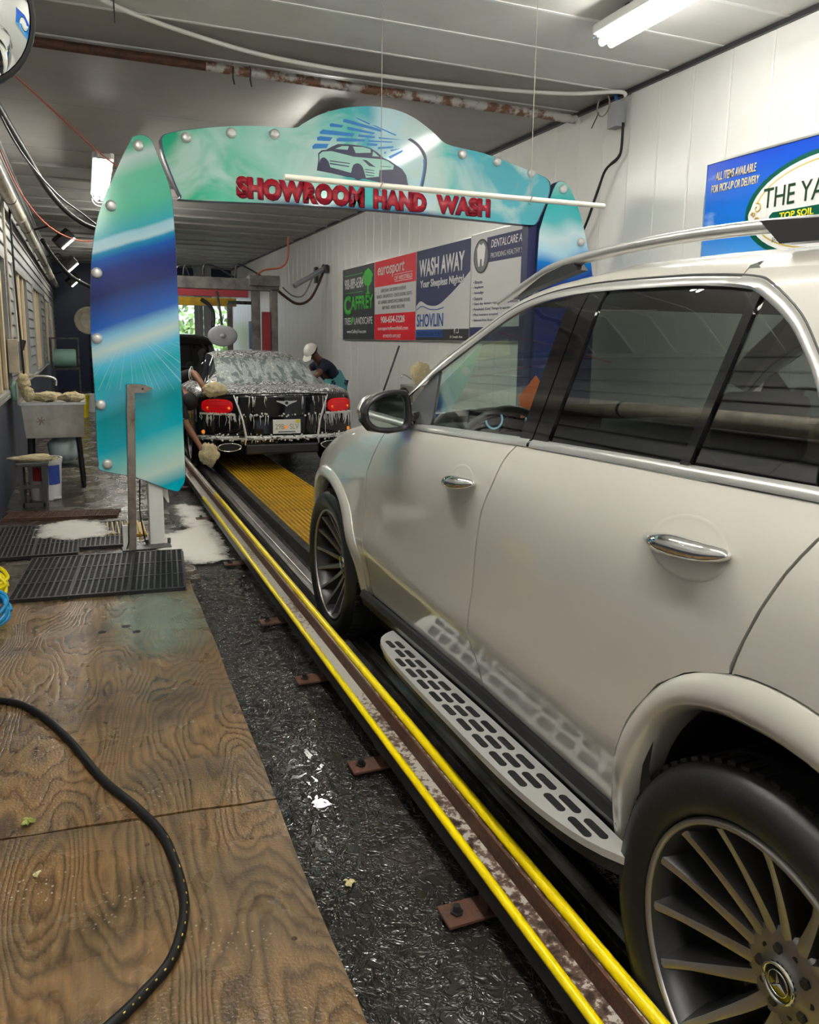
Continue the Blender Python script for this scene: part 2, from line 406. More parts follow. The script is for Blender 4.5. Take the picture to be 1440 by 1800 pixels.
# ------------------------------------------------------------------ mesh helpers
class MB:
    """collects faces for one mesh"""
    def __init__(s): s.v = []; s.f = []
    def add(s, vs, fs):
        o = len(s.v); s.v += [tuple(p) for p in vs]; s.f += [tuple(i+o for i in f) for f in fs]; return s
    def box(s, c, d, rot=None, bev=0):
        x, y, z = d[0]/2, d[1]/2, d[2]/2
        if bev <= 0:
            vs = [(i*x, j*y, k*z) for i in (-1,1) for j in (-1,1) for k in (-1,1)]
            fs = [(0,1,3,2),(4,6,7,5),(0,4,5,1),(2,3,7,6),(0,2,6,4),(1,5,7,3)]
        else:
            bm = bmesh.new(); bmesh.ops.create_cube(bm, size=1)
            for v in bm.verts: v.co = Vector((v.co.x*d[0], v.co.y*d[1], v.co.z*d[2]))
            bmesh.ops.bevel(bm, geom=list(bm.edges), offset=bev, segments=2, affect='EDGES', profile=.5)
            bm.verts.index_update(); vs = [tuple(v.co) for v in bm.verts]; fs = [tuple(v.index for v in f.verts) for f in bm.faces]; bm.free()
        R_ = rot if rot is not None else Matrix.Identity(3)
        return s.add([tuple(R_ @ Vector(p) + Vector(c)) for p in vs], fs)
    def span(s, a, b, bev=0):
        return s.box([(a[i]+b[i])/2 for i in range(3)], [abs(b[i]-a[i]) for i in range(3)], None, bev)
    def tube(s, pts, r, n=8, cap=True, closed=False, squash=None):
        pts = [Vector(p) for p in pts]; k = len(pts); rs = r if isinstance(r, (list, tuple)) else [r]*k
        vs = []; prev = None
        for i, p in enumerate(pts):
            if closed: t = pts[(i+1) % k] - pts[i-1]
            else: t = pts[min(i+1, k-1)] - pts[max(i-1, 0)]
            t.normalize()
            if prev is None:
                a = Vector((0,0,1)) if abs(t.z) < .9 else Vector((1,0,0))
                u = t.cross(a).normalized()
            else:
                u = (prev - t*prev.dot(t)); u = u.normalized() if u.length > 1e-6 else t.orthogonal().normalized()
            prev = u; w_ = t.cross(u)
            for j in range(n):
                a = 2*PI*j/n; q = 1.0 if squash is None else squash
                vs.append(p + u*math.cos(a)*rs[i] + w_*math.sin(a)*rs[i]*q)
        fs = []
        for i in range(k if closed else k-1):
            for j in range(n):
                a = i*n+j; b = i*n+(j+1) % n; c = ((i+1) % k)*n+(j+1) % n; d = ((i+1) % k)*n+j
                fs.append((a, b, c, d))
        if cap and not closed:
            fs.append(tuple(range(n-1, -1, -1))); fs.append(tuple(range((k-1)*n, k*n)))
        return s.add(vs, fs)
    def cyl(s, a, b, r, n=16, r2=None): return s.tube([a, b], [r, r if r2 is None else r2], n)
    def lathe(s, prof, c, axis='z', n=24, closed=False):
        """prof: (radius, height) list turned about an axis through c"""
        vs = []; k = len(prof)
        for i in range(n):
            a = 2*PI*i/n; ca, sa = math.cos(a), math.sin(a)
            for r, h in prof:
                p = {'z': (r*ca, r*sa, h), 'x': (h, r*ca, r*sa), 'y': (r*ca, h, r*sa)}[axis]
                vs.append((p[0]+c[0], p[1]+c[1], p[2]+c[2]))
        fs = []
        for i in range(n):
            for j in range(k if closed else k-1):
                a = i*k+j; b = i*k+(j+1) % k; c_ = ((i+1) % n)*k+(j+1) % k; d = ((i+1) % n)*k+j
                fs.append((a, b, c_, d))
        return s.add(vs, fs)
    def prism(s, poly, fn, t0, t1):
        """2-D outline, fn(u,v,t) -> xyz, extruded from t0 (front) to t1 (back)"""
        n = len(poly)
        vs = [fn(u, v, t0) for u, v in poly] + [fn(u, v, t1) for u, v in poly]
        fs = [tuple(range(n)), tuple(range(2*n-1, n-1, -1))] + [(i, i+n, (i+1) % n+n, (i+1) % n) for i in range(n)]
        return s.add(vs, fs)
    def grid(s, P):
        a, b = len(P), len(P[0])
        return s.add([p for row in P for p in row], [(i*b+j, i*b+j+1, (i+1)*b+j+1, (i+1)*b+j) for i in range(a-1) for j in range(b-1)])
    def mesh(s, name, smooth=False, fix=True):
        me = bpy.data.meshes.new(name); me.from_pydata(s.v, [], s.f)
        bm = bmesh.new(); bm.from_mesh(me)
        bm.faces.ensure_lookup_table()
        big = [f for f in bm.faces if len(f.verts) > 4]
        if big: bmesh.ops.triangulate(bm, faces=big)
        if fix: bmesh.ops.recalc_face_normals(bm, faces=list(bm.faces))
        bm.to_mesh(me); bm.free()
        if smooth: me.polygons.foreach_set('use_smooth', [True]*len(me.polygons))
        me.update(); return me

def obj(name, mb, material, parent=None, smooth=False, fix=True, sharp=None):
    me = mb.mesh(name, smooth, fix) if isinstance(mb, MB) else mb
    o = bpy.data.objects.new(name, me); col.objects.link(o)
    if material:
        mt = MATS[material] if isinstance(material, str) else material
        if not me.materials: me.materials.append(mt)
    if smooth and sharp:
        bm = bmesh.new(); bm.from_mesh(me)
        for e in bm.edges:
            if len(e.link_faces) == 2 and e.calc_face_angle(0) > sharp: e.smooth = False
        bm.to_mesh(me); bm.free()
    if parent is not None: o.parent = parent
    return o
def tag(o, label=None, cat=None, group=None, kind=None):
    if label: o['label'] = label
    if cat: o['category'] = cat
    if group: o['group'] = group
    if kind: o['kind'] = kind
    return o
def thing(name, label, cat, loc=(0,0,0), rotz=0, group=None):
    o = bpy.data.objects.new(name, None); col.objects.link(o); o.empty_display_size = .1
    o.location = loc; o.rotation_euler = (0, 0, rotz)
    return tag(o, label, cat, group)
def struct(name, mb, material, **kw): return tag(obj(name, mb, material, **kw), kind='structure')
def share(name, me, parent, loc=(0,0,0), rot=(0,0,0), scale=(1,1,1)):
    o = bpy.data.objects.new(name, me); col.objects.link(o); o.parent = parent
    o.location = loc; o.rotation_euler = rot; o.scale = scale; return o
def withmat(me, material):
    me.materials.append(MATS[material]); return me
def dup(root, loc, rotz=None):
    r = root.copy(); col.objects.link(r); r.location = loc
    if rotz is not None: r.rotation_euler = (0, 0, rotz)
    for ch in list(root.children):
        c = ch.copy(); col.objects.link(c); c.parent = r
        for g in list(ch.children):
            d = g.copy(); col.objects.link(d); d.parent = c
    return r
def bez(pts, n=8):
    """Catmull-Rom through points"""
    P = [Vector(p) for p in pts]; out = []
    for i in range(len(P)-1):
        p0 = P[max(i-1, 0)]; p1 = P[i]; p2 = P[i+1]; p3 = P[min(i+2, len(P)-1)]
        for k in range(n):
            t = k/n
            out.append(.5*((2*p1) + (p2-p0)*t + (2*p0-5*p1+4*p2-p3)*t*t + (3*p1-p0-3*p2+p3)*t**3))
    out.append(P[-1]); return out
def interp(x, xs, ys):
    if x <= xs[0]: return ys[0]
    for i in range(1, len(xs)):
        if x <= xs[i]: return ys[i-1] + (ys[i]-ys[i-1])*(x-xs[i-1])/(xs[i]-xs[i-1])
    return ys[-1]
def resample(pl, n):
    d = [0]
    for i in range(1, len(pl)): d.append(d[-1] + math.dist(pl[i], pl[i-1]))
    L = d[-1]
    return [tuple(interp(L*k/(n-1), d, [p[c] for p in pl]) for c in range(len(pl[0]))) for k in range(n)]

def text_mesh(body, width, height, extrude=.002, bold=0.0, shear=0.0, space=1.0):
    cu = bpy.data.curves.new('t', 'FONT'); cu.body = body; cu.size = 1; cu.extrude = 0; cu.offset = bold; cu.shear = shear
    cu.space_character = space; cu.align_x = 'LEFT'; cu.resolution_u = 3
    o = bpy.data.objects.new('t', cu); col.objects.link(o)
    dg = bpy.context.evaluated_depsgraph_get(); me = bpy.data.meshes.new_from_object(o.evaluated_get(dg))
    col.objects.unlink(o); bpy.data.objects.remove(o); bpy.data.curves.remove(cu)
    xs = [v.co.x for v in me.vertices]; ys = [v.co.y for v in me.vertices]
    x0, x1, y0, y1 = min(xs), max(xs), min(ys), max(ys)
    for v in me.vertices:
        v.co.x = (v.co.x-x0)/(x1-x0)*width; v.co.y = (v.co.y-y0)/(y1-y0)*height; v.co.z = 0
    bm = bmesh.new(); bm.from_mesh(me)
    r = bmesh.ops.extrude_face_region(bm, geom=list(bm.faces))
    for g in r['geom']:
        if isinstance(g, bmesh.types.BMVert): g.co.z += extrude
    bmesh.ops.recalc_face_normals(bm, faces=list(bm.faces))
    bm.to_mesh(me); bm.free(); me.name = 'lettering'
    return me
M_RWALL = lambda y, z, x: Matrix(((0,0,-1,x),(-1,0,0,y),(0,1,0,z),(0,0,0,1)))     # reads along -Y, faces -X
M_ARCH = lambda x, z, y: Matrix(((1,0,0,x),(0,0,-1,y),(0,1,0,z),(0,0,0,1)))       # reads along +X, faces -Y
def letters(body, wdt, hgt, M4, material, parent, name='lettering', **kw):
    me = text_mesh(body, wdt, hgt, **kw); me.transform(M4); me.materials.append(MATS[material])
    return obj(name, me, None, parent)

# ------------------------------------------------------------------ the setting
# floor: wet walkway slab, a sunken conveyor trench, and the bay floor
struct('floor', MB().span((XL, YN, -.30), (.97, 6.9, 0)).span((XL, 6.9, -.30), (.60, YF, 0)).span((.60, 6.9, -.3), (.97, YF, 0))
       .span((.97, YN, -.40), (XR, YF, -.28)), 'wet_asphalt')
bay = struct('floor_bay', MB().span((1.22, YN, -.27), (XR, YF, -.032)), 'wet_asphalt')
walk = struct('floor_walkway', MB().span((XL, 5.0, .0), (.62, YF, .012)), 'wet_concrete')

# right wall: white interlocking panels
wr = struct('wall_right', MB().span((XR+.03, YN, -.4), (XR+.2, YF, ZC+.1)), 'white_panel')
def wall_panel(wd, x0):
    e = .012
    prof = [(0,.03), (0,.0045), (e,.0), (wd*.5,.0006), (wd-e,.0), (wd-.0008,.0045), (wd-.0008,.03)]
    mb = MB(); mb.add([(x, y, 0) for y, x in prof] + [(x, y, ZC+.03) for y, x in prof], [(i, i+1, i+1+len(prof), i+len(prof)) for i in range(len(prof)-1)])
    return withmat(mb.mesh('wall_panel'), 'white_panel')
pw = .37; pm = wall_panel(pw, 0)
y = 5.70 - pw*29
while y < YF - .1:
    share('wall_panel', pm, wr, (XR if y < 5.65 else XR+.012, y, -.03))
    y += pw
struct('trim_1', MB().span((XR-.03, YN, ZC-.035), (XR+.02, YF, ZC-.004)), 'black_plastic')
# ceiling
ce = struct('ceiling', MB().span((XL-.2, YN, ZC+.03), (XR+.2, YF, ZC+.15)), 'black_gap')
edges = [YN] + [4.10-.56*k for k in range(16, -1, -1)][1:] + [4.66, 5.22, 5.78, 6.42, 8.2, 10.1]
yy = 10.1
while yy < YF-.5: yy += .85; edges.append(min(yy, YF))
for a, b in zip(edges[:-1], edges[1:]):
    if b - a < .05: continue
    dz = .0 if a < 10 else random.uniform(-.012, .012)
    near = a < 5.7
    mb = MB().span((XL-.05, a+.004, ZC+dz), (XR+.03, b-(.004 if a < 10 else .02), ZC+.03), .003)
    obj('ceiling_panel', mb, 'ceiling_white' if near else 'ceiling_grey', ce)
    if a < 6:   # pale joint strip
        obj('joint_strip', MB().span((XL, b-.012, ZC-.006), (XR, b+.012, ZC-.0005)), 'white_enamel', ce)
    elif a > 9:
        obj('joint_rib', MB().tube([(XL, b+.05, ZC-.015), (XR, b+.05, ZC-.015)], .018, 6), 'ceiling_grey', ce)
# left wall: navy dado, lap siding, windows
wl = struct('wall_left', MB().span((XL-.2, YN, -.3), (XL-.05, YF, ZC+.1)).span((XL-.05, YN, 0), (XL, YF, .93)), 'navy_paint')
struct('trim_2', MB().span((XL-.05, YN, .93), (XL+.03, YF, .965), .006), 'window_frame')
WINS = [(7.35, 9.08), (10.25, 12.45), (14.1, 16.3), (18.1, 20.0), (21.2, 23.0)]
WZ0, WZ1 = .97, 2.28
row = .135; z = .97; k = 0
def board(y0, y1, z0):
    mb = MB(); L = y1-y0; h = row
    pr = [(-.045,0), (.0,-.006), (.003,.0), (-.018,h), (-.045,h)]
    n = len(pr)
    mb.add([(XL+a, y0, z0+b) for a, b in pr] + [(XL+a, y1, z0+b) for a, b in pr], [tuple(range(n)), tuple(range(2*n-1, n-1, -1))] + [(i, i+n, (i+1) % n+n, (i+1) % n) for i in range(n)])
    obj('siding_board', mb, 'siding', wl)
while z < ZC-.02:
    if z + row*.6 < WZ1:
        ys = [YN] + [q for a, b in WINS for q in (a-.05, b+.05)] + [YF]
        for a, b in zip(ys[::2], ys[1::2]): board(a, b-.004, z)
    else:
        j = 2.1*(k % 2)
        ys = [YN] + [q for q in (YN+3.7+j, YN+8.4+j, YN+13.6+j, YN+19+j) if q < YF] + [YF]
        for a, b in zip(ys[:-1], ys[1:]): board(a, b-.006, z)
    z += row; k += 1
for i, (a, b) in enumerate(WINS):
    wn = struct('window_%d' % (i+1), MB().span((XL-.05, a-.05, WZ0), (XL+.015, a, WZ1+.06)).span((XL-.05, b, WZ0), (XL+.015, b+.05, WZ1+.06)).span((XL-.05, a, WZ1), (XL+.015, b, WZ1+.06)).span((XL-.05, a, WZ0), (XL+.03, b, WZ0+.03)), 'window_frame')
    obj('pane', MB().span((XL-.045, a, WZ0+.03), (XL-.035, b, WZ1)), 'dark_pane', wn)
    nm = 3
    for q in range(nm):
        yq = a + (b-a)*(q+.5)/nm
        obj('mullion', MB().span((XL-.035, yq-.10, WZ0+.03), (XL-.004, yq+.02, WZ1), .004), 'window_cream', wn)
# back wall with the exit opening
EX0, EX1, EZ = 2.55, 4.22, 2.75
struct('wall_back', MB().span((XL-.2, YF, -.3), (EX0, YF+.2, ZC+.1)).span((EX0, YF, EZ), (XR+.2, YF+.2, ZC+.1)), 'navy_dark')
struct('door_1', MB().span((EX0-.06, YF-.05, 0), (EX0+.05, YF+.22, EZ+.05)).span((EX1-.02, YF-.05, 0), (EX1+.06, YF+.22, EZ+.05)).span((EX0, YF-.05, EZ), (EX1, YF+.22, EZ+.06)), 'white_enamel')
struct('ground_outside', MB().span((-12, YF+.2, -.35), (24, YF+40, -.28)).span((-12, -30, -.35), (24, YN, -.28)), 'sky_ground')
# entrance end behind the photographer
struct('wall_front', MB().span((XL-.2, YN-.2, 2.9), (XR+.2, YN, ZC+.1)).span((XL-.2, YN-.2, -.3), (.5, YN, 2.9)).span((3.7, YN-.2, -.3), (XR+.2, YN, 2.9)), 'white_panel')

# rust-streaked pipe across the ceiling
bm_ = thing('ceiling_pipe', 'rusty white pipe running across the ceiling above the arch', 'pipe', (0, 6.45, ZC-.05))
obj('pipe_length', MB().tube([(-.5, 0, 0), (.95, 0, 0)], .035, 12), 'rust', bm_, True, sharp=.8)
obj('pipe_length', MB().tube([(.95, 0, 0), (4.22, 0, -.01)], .038, 12), 'rust_beam', bm_, True, sharp=.8)
for x in (1.15, 1.28): obj('hanger', MB().tube([(x, 0, .04), (x, -.045, 0), (x, -.02, -.06), (x+.01, -.02, -.11)], .006, 6), 'steel_dark', bm_)
# white conduit looping along the ceiling to the junction box
tag(obj('conduit', MB().tube(bez([(-.1, 4.9, ZC-.03), (.214, 5.57, ZC-.03), (1.03, 5.96, ZC-.05), (1.7, 6.1, ZC-.05), (2.37, 6.13, ZC-.04), (3.2, 6.08, ZC-.03), (3.8, 5.93, ZC-.03), (4.14, 5.72, ZC-.03), (4.2, 5.70, ZC-.06)]), .016, 8), 'cable_white', None, True),
    'white flexible conduit sagging below the ceiling toward the junction box', 'conduit')
tag(obj('ceiling_hook', MB().tube([(.28, 5.6, ZC), (.28, 5.6, ZC-.14)], .004, 6), 'steel_dark'), 'thin dark wire hook hanging from the ceiling near the convex mirror', 'hook')

# ------------------------------------------------------------------ lamps
def strip_light(name, label, loc, L, cage=False, parts=True):
    t = thing(name, label, 'lamp', loc, 0, 'fluorescent ceiling lamps')
    obj('housing', MB().box((0, 0, .040), (.20, L, .06), None, .012), 'white_enamel', t)
    obj('end_cap', MB().box((0, -L/2-.02, .03), (.13, .05, .06), None, .01), 'satin_chrome', t)
    obj('end_cap', MB().box((0, L/2+.02, .03), (.13, .05, .06), None, .01), 'satin_chrome', t)
    for s in (-1, 1): obj('tube', MB().tube([(s*.035, -L/2+.02, -.03), (s*.035, L/2-.02, -.03)], .024, 10), 'tube_light', t, True)
    if cage:
        for k in range(9):
            yk = -L/2 + L*k/8
            obj('cage_wire', MB().tube([(.085*math.cos(a), yk, -.03-.085*math.sin(a)) for a in [PI*q/8 for q in range(9)]], .0035, 5), 'white_enamel', t)
    else:
        for k in range(3): obj('clip', MB().box((.075, -L/2+L*(k+.5)/3, -.005), (.012, .05, .05), None, .003), 'satin_chrome', t)
    obj('bracket', MB().box((0, L*.3, .095), (.04, .04, .06)).box((0, -L*.3, .095), (.04, .04, .06)), 'steel_dark', t)
    return t
strip_light('strip_light', 'fluorescent strip lamp on the ceiling above the blue soil sign', (3.2, 4.0, ZC-.125), 1.2)
strip_light('strip_light', 'caged fluorescent lamp hanging at the left beside the arch', (.27, 9.7, 3.22), 2.2, True)
strip_light('strip_light', 'fluorescent strip lamp far down the tunnel over the exit', (.75, 19.5, ZC-.125), 2.0)
for q, (x, y_) in enumerate(((3.2, .6), (3.2, -2.8), (.30, 2.9), (.30, -.2), (.85, 13.2), (.30, -3.2), (2.2, 7.75))):  # the pair behind the arch is added fill light, hidden by its panels
    strip_light('strip_light', ['fluorescent strip lamp over the rear of the white SUV', 'fluorescent strip lamp by the entrance on the right', 'fluorescent strip lamp over the plywood walkway', 'fluorescent strip lamp over the left wall beside the photographer',
        'added fluorescent fill lamp hidden behind the left arch panel', 'fluorescent strip lamp by the entrance on the left', 'added fluorescent fill lamp hidden just behind the arch crown'][q], (x, y_, ZC-.125), 1.2 if x > 1 else 2.4)
for q, (x, y_, z_) in enumerate(((-.24, 15.6, 3.22), (-.21, 19.6, 3.12), (-.19, 23.2, 3.0))):
    t = thing('flood_light', ['black floodlight nearest the arch on the left wall', 'middle black floodlight of the three along the left wall', 'farthest black floodlight on the left wall'][q], 'lamp', (x, y_, z_), 0, 'floodlights on the left wall')
    R_ = Matrix.Rotation(-.75, 3, 'Y') @ Matrix.Rotation(.35, 3, 'X')
    obj('housing', MB().box((0,0,0), (.34,.26,.16), R_, .02), 'black_plastic', t)
    obj('lens', MB().box(R_ @ Vector((0, -.05, -.09)), (.28,.20,.02), R_), 'flood_light', t)
    obj('arm', MB().tube([(-.05,0,.05), (-.2,.02,.2), (-.45,.02,.12)], .02, 6), 'black_plastic', t)

# ------------------------------------------------------------------ walkway boards, mats, hose
def sheet(name, label, pts, z0, z1, material):
    mb = MB(); n = 10
    per = []
    for i in range(4):
        a, b = pts[i], pts[(i+1) % 4]
        for k in range(n):
            t = k/n; j = random.uniform(-.006, .006) if 0 < k else 0
            per.append((a[0]+(b[0]-a[0])*t+j, a[1]+(b[1]-a[1])*t+j))
    mb.prism(per, lambda u, v, t: (u, v, t), z1, z0)
    return tag(obj(name, mb, material), label, 'plywood', 'plywood sheets on the walkway')
sheet('plywood_sheet', 'wet plywood sheet in front with swirling grain under the hose loop', [(-.70,-.4), (.50,-.4), (.515,2.375), (-.70,2.50)], .002, .024, 'plywood_a')
p2 = sheet('plywood_sheet', 'paint-stained plywood sheet between the front sheet and the rubber mat', [(-.70,2.51), (.515,2.385), (.545,4.95), (-.70,5.1)], .002, .024, 'plywood_b')
for x, y_ in ((.013,4.18), (.13,4.225), (.178,4.128)):
    obj('drilled_hole', MB().lathe([(0,.0249), (.021,.0249), (.022,.0245)], (x, y_, 0), 'z', 14), 'black_gap', p2)
for i, (x, y_) in enumerate(((.40,2.2), (.42,1.75), (.10,2.28), (-.2,2.62), (.44,2.9), (.2,2.2))):
    tag(obj('wood_screw', MB().lathe([(0,.0262), (.006,.0258), (.008,.0242)], (x, y_, 0), 'z', 8), 'rust'), ['rusty screw near the right edge of the front plywood', 'rusty screw low on the front plywood beside the wet strip', 'screw beside the seam under the hose', 'screw left of the hose beyond the plywood seam', 'screw on the far plywood sheet near its right edge', 'rusty screw close to the seam right of the hose'][i], 'screw', 'screws in the plywood')
hp = bez([(-1.0+.33,3.56,.04), (-.397,3.467,.037), (-.261,3.319,.037), (-.13,3.023,.037), (-.017,2.688,.037), (.081,2.472,.037), (.151,2.272,.037), (.175,2.033,.037), (.163,1.899,.037), (.119,1.773,.037), (.048,1.692,.037), (-.015,1.637,.037), (-.18,1.52,.037), (-.5,1.4,.037)], 10)
hs = tag(obj('pressure_hose', MB().tube(hp, .0135, 12), 'hose_black', None, True), 'black rubber hose curving across the wet plywood', 'hose')
for k in range(0, len(hp)-2, 3):     # printed line of marks along the hose
    a = Vector(hp[k]); b = a.lerp(Vector(hp[k+1]), .55); off = Vector((.006, -.006, .0105))
    if 2 < k < 110: obj('printed_mark', MB().tube([a+off, b+off], .0022, 5), 'print_gold', hs)

def coil(name, label, c, material, R0, axis, n, seed):
    rnd = random.Random(seed); t = []
    for k in range(n):
        rr = R0*rnd.uniform(.75,1.0); off = Vector((rnd.uniform(-.015,.015), rnd.uniform(-.015,.015), rnd.uniform(-.01,.02)+.02*k)); tl = rnd.uniform(-.5,.5)
        for q in range(14):
            a = 2*PI*q/14
            p = Vector((rr*math.cos(a), rr*math.sin(a)*(.9), rr*.6*math.sin(a+tl)))
            t.append(Vector(c)+off+p)
    return tag(obj(name, MB().tube(bez(t, 3), .011, 8), material, None, True), label, 'hose')
coil('coiled_hose', 'coiled yellow air hose at the left beside the rubber mat', (-.575,4.92,.095), 'yellow_hose', .085, 'x', 5, 2)
coil('coiled_hose', 'coiled blue air hose at the left edge on the plywood', (-.505,4.38,.095), 'blue_hose', .085, 'x', 5, 5)

def rubber_tile(wd, dp, nb, nr):
    mb = MB()
    for k in range(nb+1): x = wd*k/nb; mb.span((x-.005,0,.0), (x+.005,dp,.016))
    for k in range(4): y_ = dp*k/3; mb.span((0,y_-.008,0), (wd,y_+.008,.017))
    for k in range(nr): y_ = dp*(k+.5)/nr; mb.span((0,y_-.004,0), (wd,y_+.004,.0115))
    return mb
def rubber_mat(label, loc, rot, tiles, wd, dp, material='black_rubber'):
    t = thing('rubber_mat', label, 'mat', loc, rot, 'mats on the walkway')
    me = withmat(rubber_tile(wd, dp, 9, 36).mesh('mat_tile'), material)
    for k in range(tiles): share('mat_tile', me, t, (k*(wd+.012), 0, 0))
    obj('mat_backing', MB().span((-.005,-.005,-.006), (tiles*(wd+.012), dp+.005, .0)), 'black_plastic', t)
    return t
rubber_mat('black open-grid rubber mat of three tiles at the end of the plywood', (-.475, 4.83, .031), -.09, 3, .315, .90)
rubber_mat('wet black rubber mat against the left wall beside the foam', (-.69, 5.84, .022), -.02, 2, .28, .95)
rubber_mat('foam-flecked rubber mat left of the steel post', (-.10, 5.98, .02), -.05, 1, .30, .80)
gr = thing('drain_grate', 'rusty brown slatted drain grate crossing the walkway', 'grate', (-.70, 7.14, .014), -.15)
obj('grate_frame', MB().span((0,0,0), (.90,.02,.022)).span((0,.24,0), (.90,.26,.022)), 'rust', gr)
me = withmat(MB().span((0,.02,.003), (.006,.24,.02)).mesh('grate_bar'), 'rust')
for k in range(60): share('grate_bar', me, gr, (.005+k*.015,0,0))
def foam_patch(name, label, pts, z):
    """a thin sheet of lather whose cover thins out towards its edge"""
    P = [Vector((a, b)) for a, b in pts]; n = len(P)
    def dist(q):
        ins, d = False, 9
        for i in range(n):
            a, b = P[i], P[(i+1) % n]
            if (a.y > q.y) != (b.y > q.y) and q.x < (b.x-a.x)*(q.y-a.y)/(b.y-a.y)+a.x: ins = not ins
            e = b-a; t = max(0, min(1, (q-a).dot(e)/e.dot(e))); d = min(d, (q-a-e*t).length)
        return d if ins else -d
    x0, x1 = min(p.x for p in P), max(p.x for p in P); y0, y1 = min(p.y for p in P), max(p.y for p in P)
    st_ = .035; nx, ny = int((x1-x0)/st_)+2, int((y1-y0)/st_)+2
    V = [(x0+i*st_, y0+j*st_) for i in range(nx) for j in range(ny)]; D = [dist(Vector(q)) for q in V]
    mb = MB(); keep = [(i*ny+j, i*ny+j+1, (i+1)*ny+j+1, (i+1)*ny+j) for i in range(nx-1) for j in range(ny-1) if max(D[i*ny+j], D[(i+1)*ny+j+1], D[i*ny+j+1], D[(i+1)*ny+j]) > 0]
    mb.add([(a, b, z+max(0,min(d,.1))*.06) for (a, b), d in zip(V, D)], keep)
    me = mb.mesh(name, True); at = me.attributes.new('depth', 'FLOAT', 'POINT')
    for k, d in enumerate(D): at.data[k].value = max(0, min(1, d/.22))
    return tag(obj(name, me, 'floor_foam'), label, 'foam', None, 'stuff')
foam_patch('soap_foam', 'white soap foam spread on the floor around the arch foot', [(.36,5.60), (.60,5.25), (.90,5.30), (.965,5.75), (.965,6.4), (.965,7.2), (.84,7.5), (.62,7.4), (.62,6.4), (.40,6.25)], .016)
foam_patch('soap_foam', 'white soap foam on the mats left of the steel post', [(-.46,6.30), (-.2,6.12), (.10,6.15), (.19,6.35), (.15,6.75), (-.15,6.95), (-.45,6.8)], .040)

# small litter
def litter(label, x, y_, z, material, s):
    mb = MB(); pts = [(math.cos(a)*s*(.6+.4*math.cos(3*a)), math.sin(a)*s*(.7+.3*math.sin(5*a))) for a in [2*PI*k/18 for k in range(18)]]
    vs = [(x+u, y_+v, z+.004+.012*abs(math.sin(u*150))) for u, v in pts]; n = len(vs)
    mb.add(vs+[(x,y_,z+.016)]+[(a,b,c-.003) for a,b,c in vs], [(i,(i+1)%n,n) for i in range(n)]+[(i,n+1+i,n+1+(i+1)%n,(i+1)%n) for i in range(n)])
    return tag(obj('fallen_leaf', mb, material), label, 'leaf', 'leaves on the floor')
litter('green crumpled leaf at the left plywood seam', -.24, 2.52, .024, 'leaf', .028)
litter('yellow leaf scrap on the wet black strip by the plywood', .62, 1.92, .0, 'pale_leaf', .022)
litter('small pale leaf scrap low on the plywood at the left', -.2, 2.24, .024, 'pale_leaf', .014)

# ------------------------------------------------------------------ conveyor
gr = thing('guide_rail', 'long steel guide rail with yellow plastic edges beside the SUV', 'rail', (.95, 0, 0))
RX = [-.053, .058]
obj('channel', MB().span((RX[0],-2.5,.118), (.036,15,.130)).span((.030,-2.5,.05), (.036,15,.182)), 'worn_rail', gr)
obj('outer_skirt', MB().span((RX[0]-.004,-2.5,.10), (RX[0]+.004,15,.160)), 'black_plastic', gr)
obj('inner_face', MB().span((.024,-2.5,.131), (.0305,15,.184)), 'rust', gr)
obj('back_angle', MB().span((.057,-2.5,.165), (.061,15,.203)).span((.036,-2.5,.170), (.060,15,.176)), 'steel', gr)
def edge(x, z_, w_): return MB().tube([(x,-2.5,z_), (x,1,z_), (x,4,z_), (x,6.3,z_), (x,6.9,z_-.004)], w_, 10)
obj('yellow_edge', edge(RX[0], .165, .0125), 'yellow_plastic', gr, True)
obj('yellow_edge', edge(.050, .192, .0155), 'yellow_plastic', gr, True)
obj('bare_edge', MB().tube([(RX[0],6.9,.16), (RX[0],15,.16)], .008, 8).tube([(.05,6.9,.185), (.05,15,.185)], .010, 8), 'pipe_beige', gr)
for k, y_ in enumerate((-1.2, .9, 1.68, 2.475, 3.26, 4.05, 5.25, 6.7, 8.2, 9.9)):
    pl = obj('foot_plate', MB().box((-.045, y_, .022), (.20,.085,.009), None, .002).box((-.02, y_, .075), (.012,.05,.10)), 'rust', gr)
    obj('bolt', MB().lathe([(0,.05),(.011,.05),(.011,.034),(.018,.034),(.018,.028)], (-.105, y_, 0), 'z', 6), 'steel_dark', pl)
    obj('leg', MB().span((.0, y_+.1, -.28), (.035, y_+.16, .12)), 'steel_dark', gr)
tg = tag(obj('track_beam', MB().span((1.245,-3,-.03), (1.30,15,.028), .004).span((1.225,-3,-.035), (1.33,15,-.006)), 'steel'), 'flat grey steel track beam running between guide rail and yellow grating', 'beam')
tag(obj('chain_track', MB().span((1.40,-3,-.03), (1.455,15,.05), .005).span((1.385,-3,-.03), (1.395,15,.06)), 'steel_dark'), 'black steel chain track along the edge of the yellow grating', 'beam')
gy = 4.2; q = 0
gl = ['first', 'second', 'third', 'fourth', 'fifth', 'sixth', 'seventh']
gm = None
for q in range(6):
    t = thing('floor_grating', 'yellow ridged walkway grating, %s panel counted from the white SUV' % gl[q], 'grating', (1.47, 4.6+q*1.17, -.02), 0, 'yellow grating panels')
    if gm is None:
        gm = withmat(MB().span((0,0,.03), (.012,1.15,.055)).mesh('grating_bar'), 'yellow_grate')
        gb = withmat(MB().span((0,0,.0), (.66,1.15,.034)).mesh('grating_base'), 'yellow_grate')
    for k in range(17): share('grating_bar', gm, t, (k*.0395, 0, 0))
    share('grating_base', gb, t)
